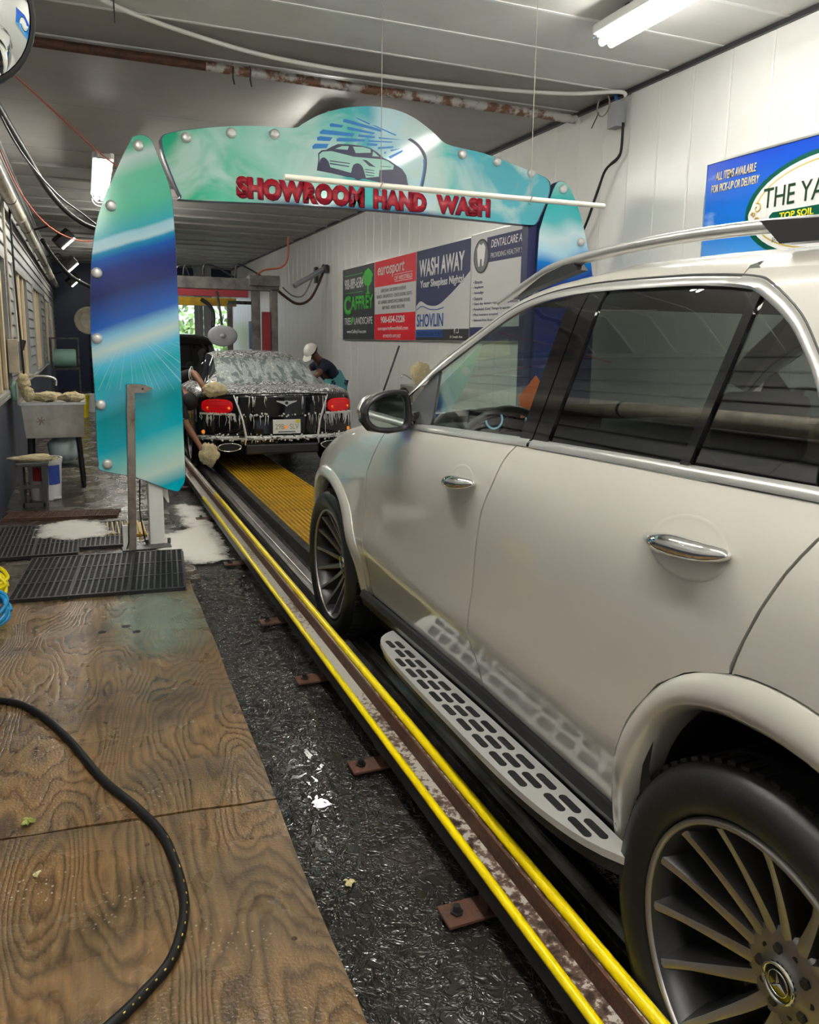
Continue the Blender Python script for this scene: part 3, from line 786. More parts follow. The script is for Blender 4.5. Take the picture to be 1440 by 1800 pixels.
t = thing('floor_grating', 'small yellow ridged grating behind the steel post at the arch foot', 'grating', (.06, 6.28, .014))
g2 = withmat(MB().span((0,0,.012), (.010,.42,.03)).mesh('grating_bar'), 'yellow_grate')
for k in range(9): share('grating_bar', g2, t, (k*.038, 0, 0))
obj('grating_base', MB().span((0,0,0), (.32,.42,.014)), 'yellow_grate', t)

# ------------------------------------------------------------------ the wash arch
AY = 5.95
top = [(.556,2.871),(.591,2.904),(.744,2.95),(1.018,3.002),(1.259,3.029),(1.488,3.042),(1.552,3.076),(1.68,3.153),(1.854,3.217),(2.032,3.253),(2.168,3.262),(2.306,3.253),(2.447,3.212),(2.592,3.133),(2.691,3.065),(2.79,3.042),(3.043,3.018),(3.304,2.964),(3.521,2.913),(3.632,2.878),(3.673,2.832),(3.666,2.74),(3.592,2.575),(3.557,2.514),(3.486,2.495),(3.06,2.502),(2.315,2.515),(1.418,2.505),(.729,2.482),(.675,2.504),(.619,2.632),(.567,2.776)]
lft = [(.378,2.864),(.423,2.883),(.471,2.877),(.506,2.844),(.547,2.737),(.600,2.593),(.625,2.444),(.636,2.098),(.641,1.665),(.643,1.096),(.647,.719),(.646,.507),(.613,.430),(.559,.413),(.305,.524),(.077,.586),(.054,.64),(.049,.783),(.054,1.103),(.048,1.496),(.064,1.879),(.092,2.144),(.146,2.37),(.227,2.561),(.307,2.733)]
rgt = [(3.70,2.80),(3.743,2.862),(3.81,2.861),(3.876,2.803),(3.985,2.603),(4.063,2.373),(4.131,2.137),(4.17,1.7),(4.17,.6),(4.1,.55),(3.58,.42),(3.565,1.2),(3.575,2.30),(3.60,2.52)]
arch = thing('wash_arch', 'tall car-wash arch with teal printed panels over the lane', 'arch', (0, AY, 0))
def smoothpoly(p, n=4):
    q = bez([Vector((a, b, 0)) for a, b in p + [p[0]]], n)[:-1]
    return [(v.x, v.y) for v in q]
for poly, mt_, nm in ((top,'art_top','header_panel'), (lft,'art_left','side_panel'), (rgt,'art_right','side_panel')):
    pp = smoothpoly(poly)
    c = (sum(a for a, b in pp)/len(pp), sum(b for a, b in pp)/len(pp))
    pan = obj(nm, MB().prism([(c[0]+(a-c[0])*.992, c[1]+(b-c[1])*.996) for a, b in pp], lambda u, v, t: (u, t, v), -.012, .0), mt_, arch)
    obj('panel_edge', MB().prism(pp, lambda u, v, t: (u, t, v), -.009, .075), 'edge_blue', pan)
    ks = {'art_left': [(.413,2.809),(.22,2.405),(.108,1.957),(.089,1.516),(.089,1.059),(.113,.637)], 'art_top': [(.73,2.893),(1.04,2.956),(1.349,2.981),(2.846,2.99),(3.158,2.964),(3.478,2.905)], 'art_right': [(3.791,2.805),(3.992,2.388)]}[mt_]
    for x, z_ in ks:
        obj('standoff_knob', MB().lathe([(0,-.042),(.018,-.042),(.030,-.038),(.036,-.026),(.036,-.012)], (x, 0, z_), 'y', 16), 'knob', pan, True, sharp=.9)
obj('inner_post', MB().span((3.50,.03,0), (3.58,.13,2.55)), 'print_navy', arch)
obj('foot_post', MB().box((.435,.08,.28), (.105,.12,.54), None, .008), 'white_enamel', arch)
obj('foot_post', MB().box((3.9,.08,.28), (.105,.12,.54), None, .008), 'white_enamel', arch)
for x in (.36, .515): obj('anchor_bolt', MB().lathe([(0,.06),(.012,.06),(.012,.02),(.02,.02),(.02,.012)], (x, .0, 0), 'z', 6), 'steel_dark', arch)
obj('hose_drop', MB().tube([(.33,.06,.5), (.32,.06,.25), (.35,.05,.03)], .006, 6), 'hose_black', arch)
obj('spray_wand', MB().tube([(.50,.1,.55),(.51,.1,.37),(.53,.1,.31)], [.02,.02,.006], 8), 'white_enamel', arch)
# lettering: SHOWROOM HAND WASH
for nm, x0, x1, z0, z1 in (('SHOWROOM',1.065,2.03,2.525,2.675),('HAND',2.105,2.545,2.528,2.672),('WASH',2.63,3.108,2.53,2.672)):
    letters(nm, x1-x0, z1-z0, M_ARCH(x0+.007, z0-.006, -.0135), 'drop_shadow', arch, 'lettering_shadow', bold=.075, extrude=.0015, space=1.05)
    letters(nm, x1-x0, z1-z0, M_ARCH(x0, z0, -.0155), 'red_text', arch, bold=.075, extrude=.003, space=1.05)
# logo: water jets over a drawn car
def flat(name, poly, material, y0, parent, th=.002): return obj(name, MB().prism(poly, lambda u, v, t: (u, t, v), y0-th, y0), material, parent)
def lp(zx, zy):      # drawing coordinates -> panel
    return (1.585 + zx*(2.585-1.585)/1440 + zy*.00002, 3.205 - zy*.000600 + (zx/1440)*.022)
jets = [[(540,88),(560,84),(705,135),(690,148)],[(400,120),(430,112),(840,195),(830,222),(400,148)],[(730,152),(760,152),(1010,240),(990,250)],[(245,190),(270,175),(400,188),(380,215),(255,218)],[(440,205),(460,198),(760,240),(740,258),(450,232)],
    [(135,290),(170,258),(525,270),(500,308),(140,312)],[(570,275),(760,282),(745,305),(560,305)],[(800,285),(1080,295),(800,305)],[(105,355),(140,338),(275,340),(245,385),(105,392)],[(320,350),(355,335),(650,328),(630,355),(320,382)],[(680,335),(960,325),(950,338),(670,352)],
    [(50,460),(80,430),(230,420),(205,470),(50,492)],[(660,370),(790,368),(770,395),(665,395)],[(790,405),(970,378),(965,402),(785,432)],[(905,510),(1080,410),(1075,440),(930,532)],[(860,455),(890,450),(870,480),(858,480)],[(930,425),(1060,398),(940,445)]]
for j in jets: flat('water_jet', [lp(*p) for p in j], 'jet_blue', -.0125, arch)
car_ol = [(110,620),(110,540),(150,500),(200,490),(260,450),(330,412),(450,403),(600,408),(700,425),(780,470),(850,530),(930,560),(990,600),(1070,650),(1115,720),(1130,800),(1145,870),(900,845),(640,800),(420,790),(250,760),(90,740)]
flat('logo_car_outline', [lp(*p) for p in car_ol], 'logo_dark', -.0125, arch, .001)
car_in = [(122,640),(122,550),(160,515),(260,500),(480,540),(500,545),(840,548),(900,565),(970,610),(960,660),(800,680),(790,760),(640,785),(620,700),(560,620),(500,640),(470,740),(240,690),(220,620),(170,585),(135,640)]
flat('logo_car_body', [lp(*p) for p in car_in], 'logo_mint', -.0135, arch, .001)
for p in ([(500,425),(620,422),(700,440),(705,480),(530,500)], [(300,470),(380,430),(455,425),(440,470)], [(730,460),(800,520),(720,520)]): flat('logo_window_glint', [lp(*q) for q in p], 'logo_mint', -.0135, arch, .001)
for p in ([(605,570),(650,575),(755,650),(680,640)], [(630,680),(740,690),(740,697),(630,690)], [(635,710),(740,720),(740,728),(635,720)], [(640,745),(735,752),(735,760),(640,755)], [(235,610),(460,625),(460,635),(235,622)], [(235,640),(450,660),(450,672),(235,655)], [(810,630),(930,630),(930,636),(810,636)]): flat('logo_stripe', [lp(*q) for q in p], 'logo_dark', -.0145, arch, .001)
for cx_, cy_, rx_, ry_ in ((170,655,48,72), (548,720,70,100)): flat('logo_wheel', [lp(cx_+rx_*math.cos(a), cy_+ry_*math.sin(a)) for a in [2*PI*k/20 for k in range(20)]], 'logo_dark', -.0148, arch, .001)
wand = bez([Vector((1150,275,0)),(1180,285,0),(1250,330,0),(1310,400,0),(1350,500,0),(1345,640,0),(1300,870,0)], 5)
flat('logo_wand', [lp(p[0]-16, p[1]+10) for p in wand] + [lp(p[0]+16, p[1]-10) for p in reversed(wand)], 'logo_dark', -.0125, arch)
flat('logo_wand_glint', [lp(p[0]-30, p[1]+10) for p in wand[20:]] + [lp(p[0]-12, p[1]) for p in reversed(wand[20:])], 'jet_blue', -.0135, arch)

# hanging plastic pipe on two cords
t = thing('hanging_pipe', 'cream plastic pipe hung on two cords in front of the arch', 'pipe', (0, 4.6, 0))
sx = 4.6/4.3
obj('pipe_length', MB().tube([(1.027*sx,0,2.433), (3.052*sx,0,2.437)], .0165, 14), 'pvc', t, True, sharp=.8)
for x in (1.57*sx, 2.52*sx):
    cdp = obj('cord', MB().tube([(x,0,2.43), (x,0,ZC)], .0025, 5), 'cord', t)
    obj('knot', MB().tube([(x-.012,-.018,2.42),(x+.004,-.022,2.45),(x+.012,.0,2.455),(x,.02,2.43),(x-.008,0,2.41),(x+.004,-.01,2.40)], .004, 5), 'cord', cdp)
# steel sensor post
t = thing('sensor_post', 'rusty square steel post with a short top arm before the arch', 'post', (.252, 5.86, 0))
obj('pole', MB().box((.018,0,.6), (.055,.05,1.2), Matrix.Rotation(.03,3,'Y'), .004), 'post_steel', t)
obj('arm', MB().prism([(.03,1.145),(.03,1.205),(.13,1.20),(.185,1.175),(.13,1.145)], lambda u, v, w_: (u, w_, v), -.0255, .0255), 'post_steel', t)
obj('bolt', MB().lathe([(0,-.034),(.008,-.034),(.008,-.025)], (.115,0,1.172), 'y', 8), 'rust', t)
obj('base_plate', MB().box((.10,.02,.018), (.34,.13,.014), None, .003), 'steel_dark', t)
obj('cable', MB().tube([(-.02,-.03,.22),(-.025,-.032,.08),(-.04,-.03,.03)], .005, 6), 'hose_black', t)
obj('conduit_box', MB().box((-.045,0,.12), (.035,.03,.16), None, .003), 'white_enamel', t)

# ------------------------------------------------------------------ signs on the right wall
SX = XR - .006
def sign(name, label, y0, y1, z0, z1, material, grp='sign boards on the right wall'):
    t = thing(name, label, 'sign', (0,0,0), 0, grp)
    obj('board', MB().span((SX-.010,y1,z0), (SX,y0,z1)), material, t)
    f = .014
    obj('frame', MB().span((SX-.018,y1,z0-f), (SX,y0,z0)).span((SX-.018,y1,z1), (SX,y0,z1+f)).span((SX-.018,y1-f*.4,z0-f), (SX,y1,z1+f)).span((SX-.018,y0,z0-f), (SX,y0+f*.4,z1+f)), 'alu_frame', t)
    return t
FX = SX-.0105
def wl_(body, y0, wdt, z0, hgt, material, parent, lay=0, **kw): return letters(body, wdt, hgt, M_RWALL(y0, z0, FX-.0022*lay), material, parent, extrude=.002, **kw)
def wpoly(name, pts, material, parent, lay=0, th=.002): return obj(name, MB().prism(pts, lambda u, v, t: (t, u, v), FX-.0022*lay-th, FX-.0022*lay), material, parent)
Z0, Z1 = 1.545, 2.72
# 1 charcoal landscaping sign  (y decreases to the right)
s = sign('wall_sign', 'charcoal landscaping sign with a green tree, farthest of the row', 13.47, 11.84, Z0, Z1, 'print_charcoal')
wl_('908-889-6584', 13.38, .98, 2.38, .17, 'print_white', s, bold=.0)
wl_('C', 13.42, .38, 1.95, .33, 'print_green', s, bold=.05); wl_('AFFREY', 13.03, 1.12, 2.03, .22, 'print_green', s, bold=.03)
wl_('TREE', 13.40, .36, 1.79, .115, 'print_white', s, bold=.005); wl_('LANDSCAPE', 12.86, .92, 1.79, .115, 'print_white', s, bold=.005)
wl_('www.CaffreyTree.com', 13.25, 1.0, 1.63, .075, 'print_white', s)
def blob(cy, cz, ry, rz, n=28, k=7, amp=.12): return [(cy+ry*math.cos(a)*(1+amp*math.sin(k*a)), cz+rz*math.sin(a)*(1+amp*math.cos(k*a+1))) for a in [2*PI*i/n for i in range(n)]]
wpoly('tree_crown', blob(12.17, 2.52, .22, .13), 'print_green', s)
wpoly('tree_trunk', [(12.20,2.42),(12.14,2.42),(12.13,2.30),(12.05,2.26),(12.28,2.26),(12.20,2.30)], 'print_green', s)
wpoly('leaf_mark', [(13.00,1.78),(12.90,1.86),(12.93,1.93),(13.0,1.9),(13.03,1.84)], 'print_green', s)
for z_ in (2.60, 2.31): wpoly('rule', [(13.40,z_),(12.42,z_),(12.42,z_+.010),(13.40,z_+.010)], 'print_green', s)
# 2 red garage sign
s = sign('wall_sign', 'red and white garage sign with a phone number between two dark signs', 11.83, 10.16, Z0, Z1, 'print_offwhite')
wpoly('red_band', [(11.83,2.34),(10.165,2.34),(10.165,Z1),(11.83,Z1)], 'print_red', s); wpoly('red_band', [(11.83,Z0),(10.165,Z0),(10.165,1.93),(11.83,1.93)], 'print_red', s)
wl_('eurosport', 11.70, 1.10, 2.45, .20, 'print_white', s, 1, bold=.012, shear=.15); wl_('OF WESTFIELD', 10.98, .68, 2.395, .06, 'print_white', s, 1, shear=.15)
for z_, a, b in ((2.475,10.98,10.30),(2.375,10.98,10.30)): wpoly('rule', [(a,z_),(b,z_),(b,z_+.008),(a,z_+.008)], 'print_white', s, 1)
for i, (tx, a, wd) in enumerate((('EUROPEAN CAR SERVICE & REPAIR',11.56,1.02),('BRAKES - DIAGNOSTICS - CHECK ENGINE LIGHTS',11.74,1.42),('ALL GENERAL SERVICES INCLUDING REPAIRS',11.68,1.30),('ANY MAKE - MODEL WELCOME',11.50,.92))): wl_(tx, a, wd, 2.25-.085*i, .05, 'print_grey', s)
wl_('908-654-5228', 11.55, .98, 1.79, .105, 'print_white', s, 1, bold=.03); wl_('eurosportofwestfield.com', 11.68, 1.24, 1.67, .075, 'print_white', s, 1, bold=.01); wl_('459 NORTH AVE EAST', 11.45, .74, 1.575, .05, 'print_white', s, 1, bold=.01)
# 3 navy mattress sign
s = sign('wall_sign', 'navy and grey mattress sign reading wash away your sleepless nights', 10.15, 8.51, Z0, Z1, 'print_offwhite')
wave = bez([(10.15,2.0,0),(10.0,2.06,0),(9.75,2.0,0),(9.45,1.99,0),(9.15,2.08,0),(8.85,2.2,0),(8.51,2.36,0)], 5)
wpoly('navy_field', [(p[0],p[1]) for p in wave] + [(8.515,Z1),(10.15,Z1)], 'print_navy', s)
wpoly('navy_band', [(10.15,Z0),(8.515,Z0),(8.515,1.685),(10.15,1.685)], 'print_charcoal', s)
wl_('WASH AWAY', 10.06, 1.38, 2.37, .23, 'print_white', s, 1, bold=.03); wl_('Your Sleepless Nights!', 10.02, 1.33, 2.20, .13, 'print_white', s, 1, bold=.025)
wl_('SHOVLIN', 10.12, .86, 1.72, .17, 'print_blue', s, 1, bold=.012)
wpoly('blue_plate', [(10.14,1.585),(9.26,1.585),(9.26,1.68),(10.14,1.68)], 'print_blue', s, 1); wl_('MATTRESS FACTORY', 10.10, .82, 1.60, .06, 'print_navy', s, 2)
sw = bez([(10.13,1.94,0),(9.95,1.985,0),(9.7,1.94,0),(9.45,1.93,0),(9.25,1.95,0)], 5)
wpoly('swoosh', [(p[0],p[1]) for p in sw] + [(p[0],p[1]+.012) for p in reversed(sw)], 'print_blue', s, 1)
wl_('f', 8.93, .035, 1.63, .07, 'print_white', s, 1, bold=.02); wl_('21 South Ave', 9.05, .36, 1.575, .03, 'print_white', s, 1)
wpoly('app_icon', [(8.87,1.635),(8.80,1.635),(8.80,1.70),(8.87,1.70)], 'print_white', s, 1); wpoly('app_icon_centre', [(8.86,1.645),(8.81,1.645),(8.81,1.69),(8.86,1.69)], 'print_charcoal', s, 2)
# 4 dental sign
s = sign('wall_sign', 'grey dental sign with a tooth emblem, nearest of the row', 8.50, 6.85, Z0, Z1+.02, 'print_offwhite')
wpoly('navy_band', [(8.12,2.41),(6.86,2.41),(6.86,2.68),(8.12,2.68)], 'print_navy', s); wpoly('navy_band', [(8.50,Z0),(6.86,Z0),(6.86,1.70),(8.50,1.70)], 'print_navy', s)
ell = lambda cy, cz, ry, rz: [(cy+ry*math.cos(a), cz+rz*math.sin(a)) for a in [2*PI*i/28 for i in range(28)]]
wpoly('emblem_ring', ell(8.25,2.49,.19,.19), 'print_charcoal', s, 1); wpoly('emblem_field', ell(8.25,2.49,.165,.17), 'print_grey', s, 2)
wpoly('tooth', [(8.35,2.58),(8.30,2.63),(8.25,2.61),(8.20,2.63),(8.15,2.58),(8.16,2.48),(8.19,2.38),(8.22,2.38),(8.23,2.46),(8.27,2.46),(8.28,2.38),(8.31,2.38),(8.34,2.48)], 'print_white', s, 3)
wl_('DENTALCARE ASSOCIATES', 8.02, 1.14, 2.56, .085, 'print_white', s, 1, shear=.2); wl_('PROVIDING HEALTHY SMILES FOR LIFE', 8.02, 1.12, 2.45, .055, 'print_offwhite', s, 1)
for i, (tx, wd) in enumerate((('\u2022 Braces', .22),('\u2022 Implants', .26),('\u2022 Invisalign', .26),('\u2022 Dentures', .24),('\u2022 Same day denture repairs lab on premises', 1.05),('\u2022 Periodontal (Gum) Therapy by appointment', 1.0),('\u2022 Most insurance accepted', .62),('\u2022 Interest-free financing', .60))): wl_(tx, 8.44, wd, 2.19-.062*i, .038, 'print_navy', s)
# 5 soil yard sign
s = sign('wall_sign', 'bright blue top soil sign with an oval emblem above the SUV roof', 4.73, 2.63, 2.0, 2.81, 'print_sky')
ov = lambda a, b: [(3.68+a*math.cos(t), 2.405+b*math.sin(t)) for t in [2*PI*i/48 for i in range(48)]]
wpoly('oval_border', ov(.655,.330), 'print_green_dark', s); wpoly('oval_field', ov(.610,.300), 'print_white', s, 1); wpoly('oval_line', ov(.575,.272), 'print_gold', s, 2); wpoly('oval_inner', ov(.562,.262), 'print_white', s, 3)
wpoly('scroll_field', blob(4.22, 2.38, .075, .10, 28, 5, .08), 'print_white', s, 4)
wl_('THE YARD', 4.175, .66, 2.43, .125, 'print_dkgreen', s, 5, bold=.0)
wpoly('green_ribbon', [(4.115,2.325),(3.28,2.325),(3.28,2.395),(4.09,2.395),(4.115,2.375)], 'print_green_dark', s, 4)
wl_('TOP SOIL', 4.03, .265, 2.340, .044, 'print_yellow', s, 5, bold=.03); wl_('& MULCH', 3.72, .28, 2.340, .044, 'print_yellow', s, 5, bold=.03)
wl_('FROM', 4.075, .085, 2.205, .03, 'print_grey', s, 4)
wl_('ALL ITEMS AVAILABLE', 4.64, .37, 2.685, .058, 'print_cream', s, 1, shear=.15, bold=.012); wl_('FOR PICK-UP OR DELIVERY', 4.675, .44, 2.605, .055, 'print_cream', s, 1, shear=.15, bold=.012)
def spiral(cy, cz, r, a0, sgn): return [(cy+r*(1-k/26)*math.cos(a0+sgn*k*.32), cz+r*(1-k/26)*math.sin(a0+sgn*k*.32)) for k in range(20)]
for cy_, cz_, r_, a0, sg in ((4.22,2.44,.036,1.2,1), (4.22,2.36,.032,-1.2,-1), (4.25,2.40,.02,0,1)):
    obj('scroll', MB().tube([(FX-.015, a, b) for a, b in spiral(cy_,cz_,r_,a0,sg)], .004, 6), 'print_gold', s)

# ------------------------------------------------------------------ white SUV
suv = thing('suv', 'white SUV with silver roof rails and multi-spoke wheels, nearest the camera', 'car')
TH, PT = math.radians(1.976), math.radians(.661)
axx = Vector((math.cos(TH), -math.sin(TH), 0)); fyy = Vector((math.sin(TH), math.cos(TH), 0))
ayy = fyy*math.cos(PT) + Vector((0,0,-math.sin(PT))); azz = axx.cross(ayy)
mw = Matrix.Identity(4)
for i in range(3): mw[i][0] = axx[i]; mw[i][1] = ayy[i]; mw[i][2] = azz[i]
mw[0][3], mw[1][3], mw[2][3] = 1.0198, .8716, .0075
suv.matrix_world = mw
WB, WD, TR = 2.99, 1.94, .395
ZP = [.15,.2,.3,.42,.5,.58,.64,.70,.80,1.0,1.08,1.15,1.20,1.235,1.25,1.66,1.70,1.74,1.77,1.795]
DP = [.16,.13,.09,.055,.038,.014,-.006,-.008,-.002,0,.006,.02,.04,.06,.075,.247,.287,.385,.55,.97]
def ztop(y): return interp(y, [1.9,2.2,2.5,2.8,3.05,3.3,3.5,3.7,3.86], [1.215,1.205,1.175,1.12,1.05,.97,.90,.83,.76])
def smooth_interp(x, xs, ys):
    e = .012; return (interp(x-e,xs,ys)+2*interp(x,xs,ys)+interp(x+e,xs,ys))/4
def S(y, z):
    zz = z
    if y > 1.9 and z < 1.25:
        zt = ztop(y); f = min(1, max(0, (z-.70)/(zt-.70))); zz = z + (1.235-zt)*f*min(1,(y-1.9)/.3)
    d = smooth_interp(zz, ZP, DP)
    # door side is gently hollowed between the wheels
    if y > 3.0: d += .38*(y-3.0)**2
    if y < -.45: d += .26*(-.45-y)**2
    return d
def side(p, off=0, s=0):
    x = S(p[0], p[1]) + off
    return (x if s == 0 else WD-x, p[0], p[1])
def coons(bot, top_, lef, rig, nu, nv):
    B = resample(bot, nu); T = resample(top_, nu); L = resample(lef, nv); R_ = resample(rig, nv); out = []
    for i in range(nu):
        u = i/(nu-1); rw = []
        for j in range(nv):
            v = j/(nv-1)
            rw.append(tuple((1-v)*B[i][c]+v*T[i][c]+(1-u)*L[j][c]+u*R_[j][c]-((1-u)*(1-v)*B[0][c]+u*(1-v)*B[-1][c]+(1-u)*v*T[0][c]+u*v*T[-1][c]) for c in (0,1)))
        out.append(rw)
    return out
def panel(name, material, parent, G, s=0, off=0, skirt=.016, smooth=True):
    nu, nv = len(G), len(G[0])
    P = [[side(q, off, s) for q in r] for r in G]
    mb = MB().grid(P)
    if skirt:
        per = [(i,0) for i in range(nu)] + [(nu-1,j) for j in range(1,nv)] + [(i,nv-1) for i in range(nu-2,-1,-1)] + [(0,j) for j in range(nv-2,0,-1)]
        k = len(per); sg = 1 if s == 0 else -1
        vs = [P[i][j] for i, j in per] + [(P[i][j][0]+sg*skirt, P[i][j][1], P[i][j][2]) for i, j in per]
        mb.add(vs, [(a, (a+1) % k, (a+1) % k+k, a+k) for a in range(k)])
    o = obj(name, mb, material, parent, smooth, fix=True)
    return o
zb = lambda y: interp(y, [-1.05,-.5,.05,.57,1.05,1.8,2.1], [1.296,1.295,1.290,1.279,1.266,1.236,1.212])
belt = lambda a, b, dz=0, n=12: [(a+(b-a)*k/(n-1), zb(a+(b-a)*k/(n-1))+dz) for k in range(n)]
shut1 = [(2.352,.415),(2.362,.484),(2.318,.596),(2.302,.74),(2.292,.881),(2.280,.99),(2.215,1.073),(2.165,1.14),(2.135,1.195)]
shut2 = [(1.184,.461),(1.183,.577),(1.202,.650),(1.182,.787),(1.169,.914),(1.143,1.041),(1.098,1.134),(1.081,1.211),(1.060,1.246)]
shut3 = [(.117,.952),(.095,1.008),(.061,1.092),(.033,1.155),(.0,1.221),(-.03,1.27)]
fl_out = [(.478,.43),(.466,.519),(.418,.64),(.376,.752),(.296,.856),(.21,.917),(.103,.956),(.002,.968),(-.09,.960),(-.20,.928),(-.30,.865),(-.385,.76),(-.43,.65),(-.46,.52),(-.47,.40)]
fl_in = [(.432,.41),(.417,.482),(.350,.655),(.303,.752),(.23,.828),(.14,.862),(.03,.872),(-.04,.870),(-.10,.862),(-.19,.835),(-.27,.765),(-.335,.67),(-.375,.56),(-.40,.48),(-.41,.40)]
ff_out = [(2.445,.39),(2.415,.55),(2.43,.64),(2.50,.755),(2.60,.835),(2.734,.89),(2.86,.918),(2.99,.922),(3.10,.905),(3.218,.862),(3.33,.78),(3.41,.66),(3.45,.52),(3.47,.36)]
ff_in = [(2.545,.39),(2.555,.50),(2.585,.640),(2.66,.745),(2.75,.805),(2.888,.842),(2.99,.846),(3.08,.838),(3.17,.805),(3.26,.74),(3.33,.65),(3.38,.56),(3.40,.45),(3.41,.36)]
dlo = [(1.91,1.40),(1.853,1.43),(1.615,1.542),(1.44,1.617),(1.273,1.660),(1.105,1.674),(.941,1.675),(.75,1.670),(.564,1.662),(.404,1.645),(.350,1.626),(.254,1.571),(.183,1.51),(.134,1.459),(.07,1.375),(.015,1.292)]
trim_o = [(2.075,1.315),(1.878,1.455),(1.63,1.568),(1.455,1.641),(1.28,1.685),(1.108,1.699),(.94,1.700),(.75,1.694),(.57,1.685),(.405,1.668),(.335,1.646),(.234,1.584),(.160,1.515),(.107,1.459),(.042,1.375),(-.015,1.292)]
dlo_s = [(p.x,p.y) for p in bez([(a,b,0) for a,b in dlo], 4)]; trim_s = [(p.x,p.y) for p in bez([(a,b,0) for a,b in trim_o], 4)]
def sub(cv, a, b):   # piece of a curve between two y values (a > b)
    return [p for p in cv if b-1e-6 <= p[0] <= a+1e-6]
g = .004
def sh(cv, d): return [(p[0]+d, p[1]) for p in cv]
def at_y(cv, y):
    ys = sorted(cv); return interp(y, [p[0] for p in ys], [p[1] for p in ys])

for s in (0, 1):
    # dark inner shell seen through the shut lines
    lower = coons([(2.5,.36),(1.2,.42),(.35,.46)], belt(2.2,.1,-.03), [(2.5,.36),(2.42,.9),(2.2,zb(2.2)-.03)], [(.35,.46),(.30,.9),(.1,zb(.1)-.03)], 20, 14)
    panel('inner_sill', 'black_gap', suv, lower, s, .02, 0)
    # doors
    fd = panel('front_door', 'car_white', suv, coons([(2.352-g,.415),(1.8,.44),(1.184+g,.461)], belt(2.135-g,1.060+g,-.02), sh(shut1,-g), sh(shut2,g), 34, 30), s)
    rd = panel('rear_door', 'car_white', suv, coons([(1.184-g,.461),(.80,.470),(.482,.478)], belt(1.06-g,-.03+g,-.02), sh(shut2,-g), [(.482,.478)]+sh(fl_out[1:7],.008)+sh(shut3,g), 34, 34), s)
    # front fender wraps the wheel opening
    ftop = shut1 + [(2.4,1.19),(2.6,1.157),(2.8,1.12),(3.05,1.05),(3.3,.97),(3.5,.90),(3.62,.80),(3.66,.65),(3.66,.5),(3.64,.36)]
    fo = sh(ff_out, 0); ffp = [(p.x,p.y) for p in bez([(a,b,0) for a,b in fo], 3)]
    ftp = [(2.352+g,.415)] + sh(shut1[1:],g) + ftop[len(shut1):]
    panel('front_fender', 'car_white', suv, coons(ffp, ftp, [ffp[0],(2.4,.40),ftp[0]], [ffp[-1],ftp[-1]], 60, 14), s)
    # rear quarter with the pillar behind the glass
    qo = [(p.x,p.y) for p in bez([(a,b,0) for a,b in fl_out], 3)]; qi = [p for p in qo if p[0] <= .117]
    panel('rear_quarter', 'car_white', suv, coons([(p[0]-.004,p[1]+.004) for p in qi], [(.112-g,.952)]+sh(shut3[1:],-g)+belt(-.04,-.85,-.004,8)+[(-.97,1.2),(-1.0,1.0),(-1.0,.7),(-.98,.40)], [(qi[0][0]-.004,qi[0][1]+.004),(.112-g,.954)], [(qi[-1][0]-.004,qi[-1][1]),(-.7,.40),(-.98,.40)], 60, 14), s)
    dp_tr = [p for p in trim_s if p[0] <= .44]
    dpt = [(.44,1.690),(.2,1.676),(0,1.66),(-.3,1.62),(-.6,1.555),(-.88,1.47)]
    panel('rear_pillar', 'car_white', suv, coons(list(reversed(dp_tr)), [(-.88,1.30),(-.90,1.38),(-.88,1.47),(-.6,1.555),(-.3,1.62),(0,1.66),(.2,1.676),(.44,1.690)], [dp_tr[-1],(-.5,1.297),(-.88,1.30)], [dp_tr[0],(.44,1.690)], 40, 10), s, .0, .012)
    # wheel-arch mouldings
    for nm, a_, b_ in (('wheel_arch_trim', fl_out, fl_in), ('wheel_arch_trim', ff_out, ff_in)):
        A = resample([(p.x,p.y) for p in bez([(a,b,0) for a,b in a_], 4)], 48); B = resample([(p.x,p.y) for p in bez([(a,b,0) for a,b in b_], 4)], 48)
        rows = []
        for pa, pb in zip(A, B):
            rw = []
            for v, o_ in ((0,.006),(.02,-.004),(.2,-.016),(.5,-.022),(.72,-.018),(.80,-.012),(.92,.004),(1,.016)):
                q = (pa[0]*(1-v)+pb[0]*v, pa[1]*(1-v)+pb[1]*v); x = S(*pa)*(1-v*.6)+S(*pb)*v*.6+o_
                rw.append((x if s == 0 else WD-x, q[0], q[1]))
            x = S(*pb)+.08; rw.append((x if s == 0 else WD-x, pb[0], pb[1])); rows.append(rw)
        obj(nm, MB().grid(rows), 'car_white', suv, True, sharp=.7)
        cy0 = 0.0 if a_ is fl_out else WB
        rows = [[((x if s == 0 else WD-x), pb[0], pb[1]) for x in (.07,.45)] for pb in B]
        obj('wheel_housing', MB().grid(rows).span((.44 if s == 0 else WD-.44, cy0-.42, .35), (.46 if s == 0 else WD-.46, cy0+.42, .88)), 'black_gap', suv)
    # sill cladding and running board
    sgn = 1 if s == 0 else -1; X = lambda x: x if s == 0 else WD-x
    prof = [(.045,0),(.034,.012),(.020,.010),(.012,-.015),(.028,-.06),(.07,-.09),(.16,-.11)]
    rows = []
    for k in range(26):
        y = 2.46-(2.46-.445)*k/25; zt = interp(y,[.44,1.2,2.46],[.474,.458,.40])
        rows.append([(X(a+S(y,.45)*.0+.012), y, zt+b) for a, b in prof])
    obj('sill_cladding', MB().grid(rows), 'black_plastic', suv, True, sharp=.6)
    outer = [(2.00,.020),(1.95,-.035),(1.85,-.070),(1.6,-.092),(1.1,-.100),(.75,-.095),(.55,-.075),(.42,-.040),(.33,.012)]
    inner = [(2.00,.030),(1.9,.030),(1.6,.028),(1.1,.028),(.75,.028),(.5,.026),(.33,.020)]
    oc = resample([(p.x,p.y) for p in bez([(a,b,0) for a,b in outer],5)], 40); ic = resample(inner, 40)
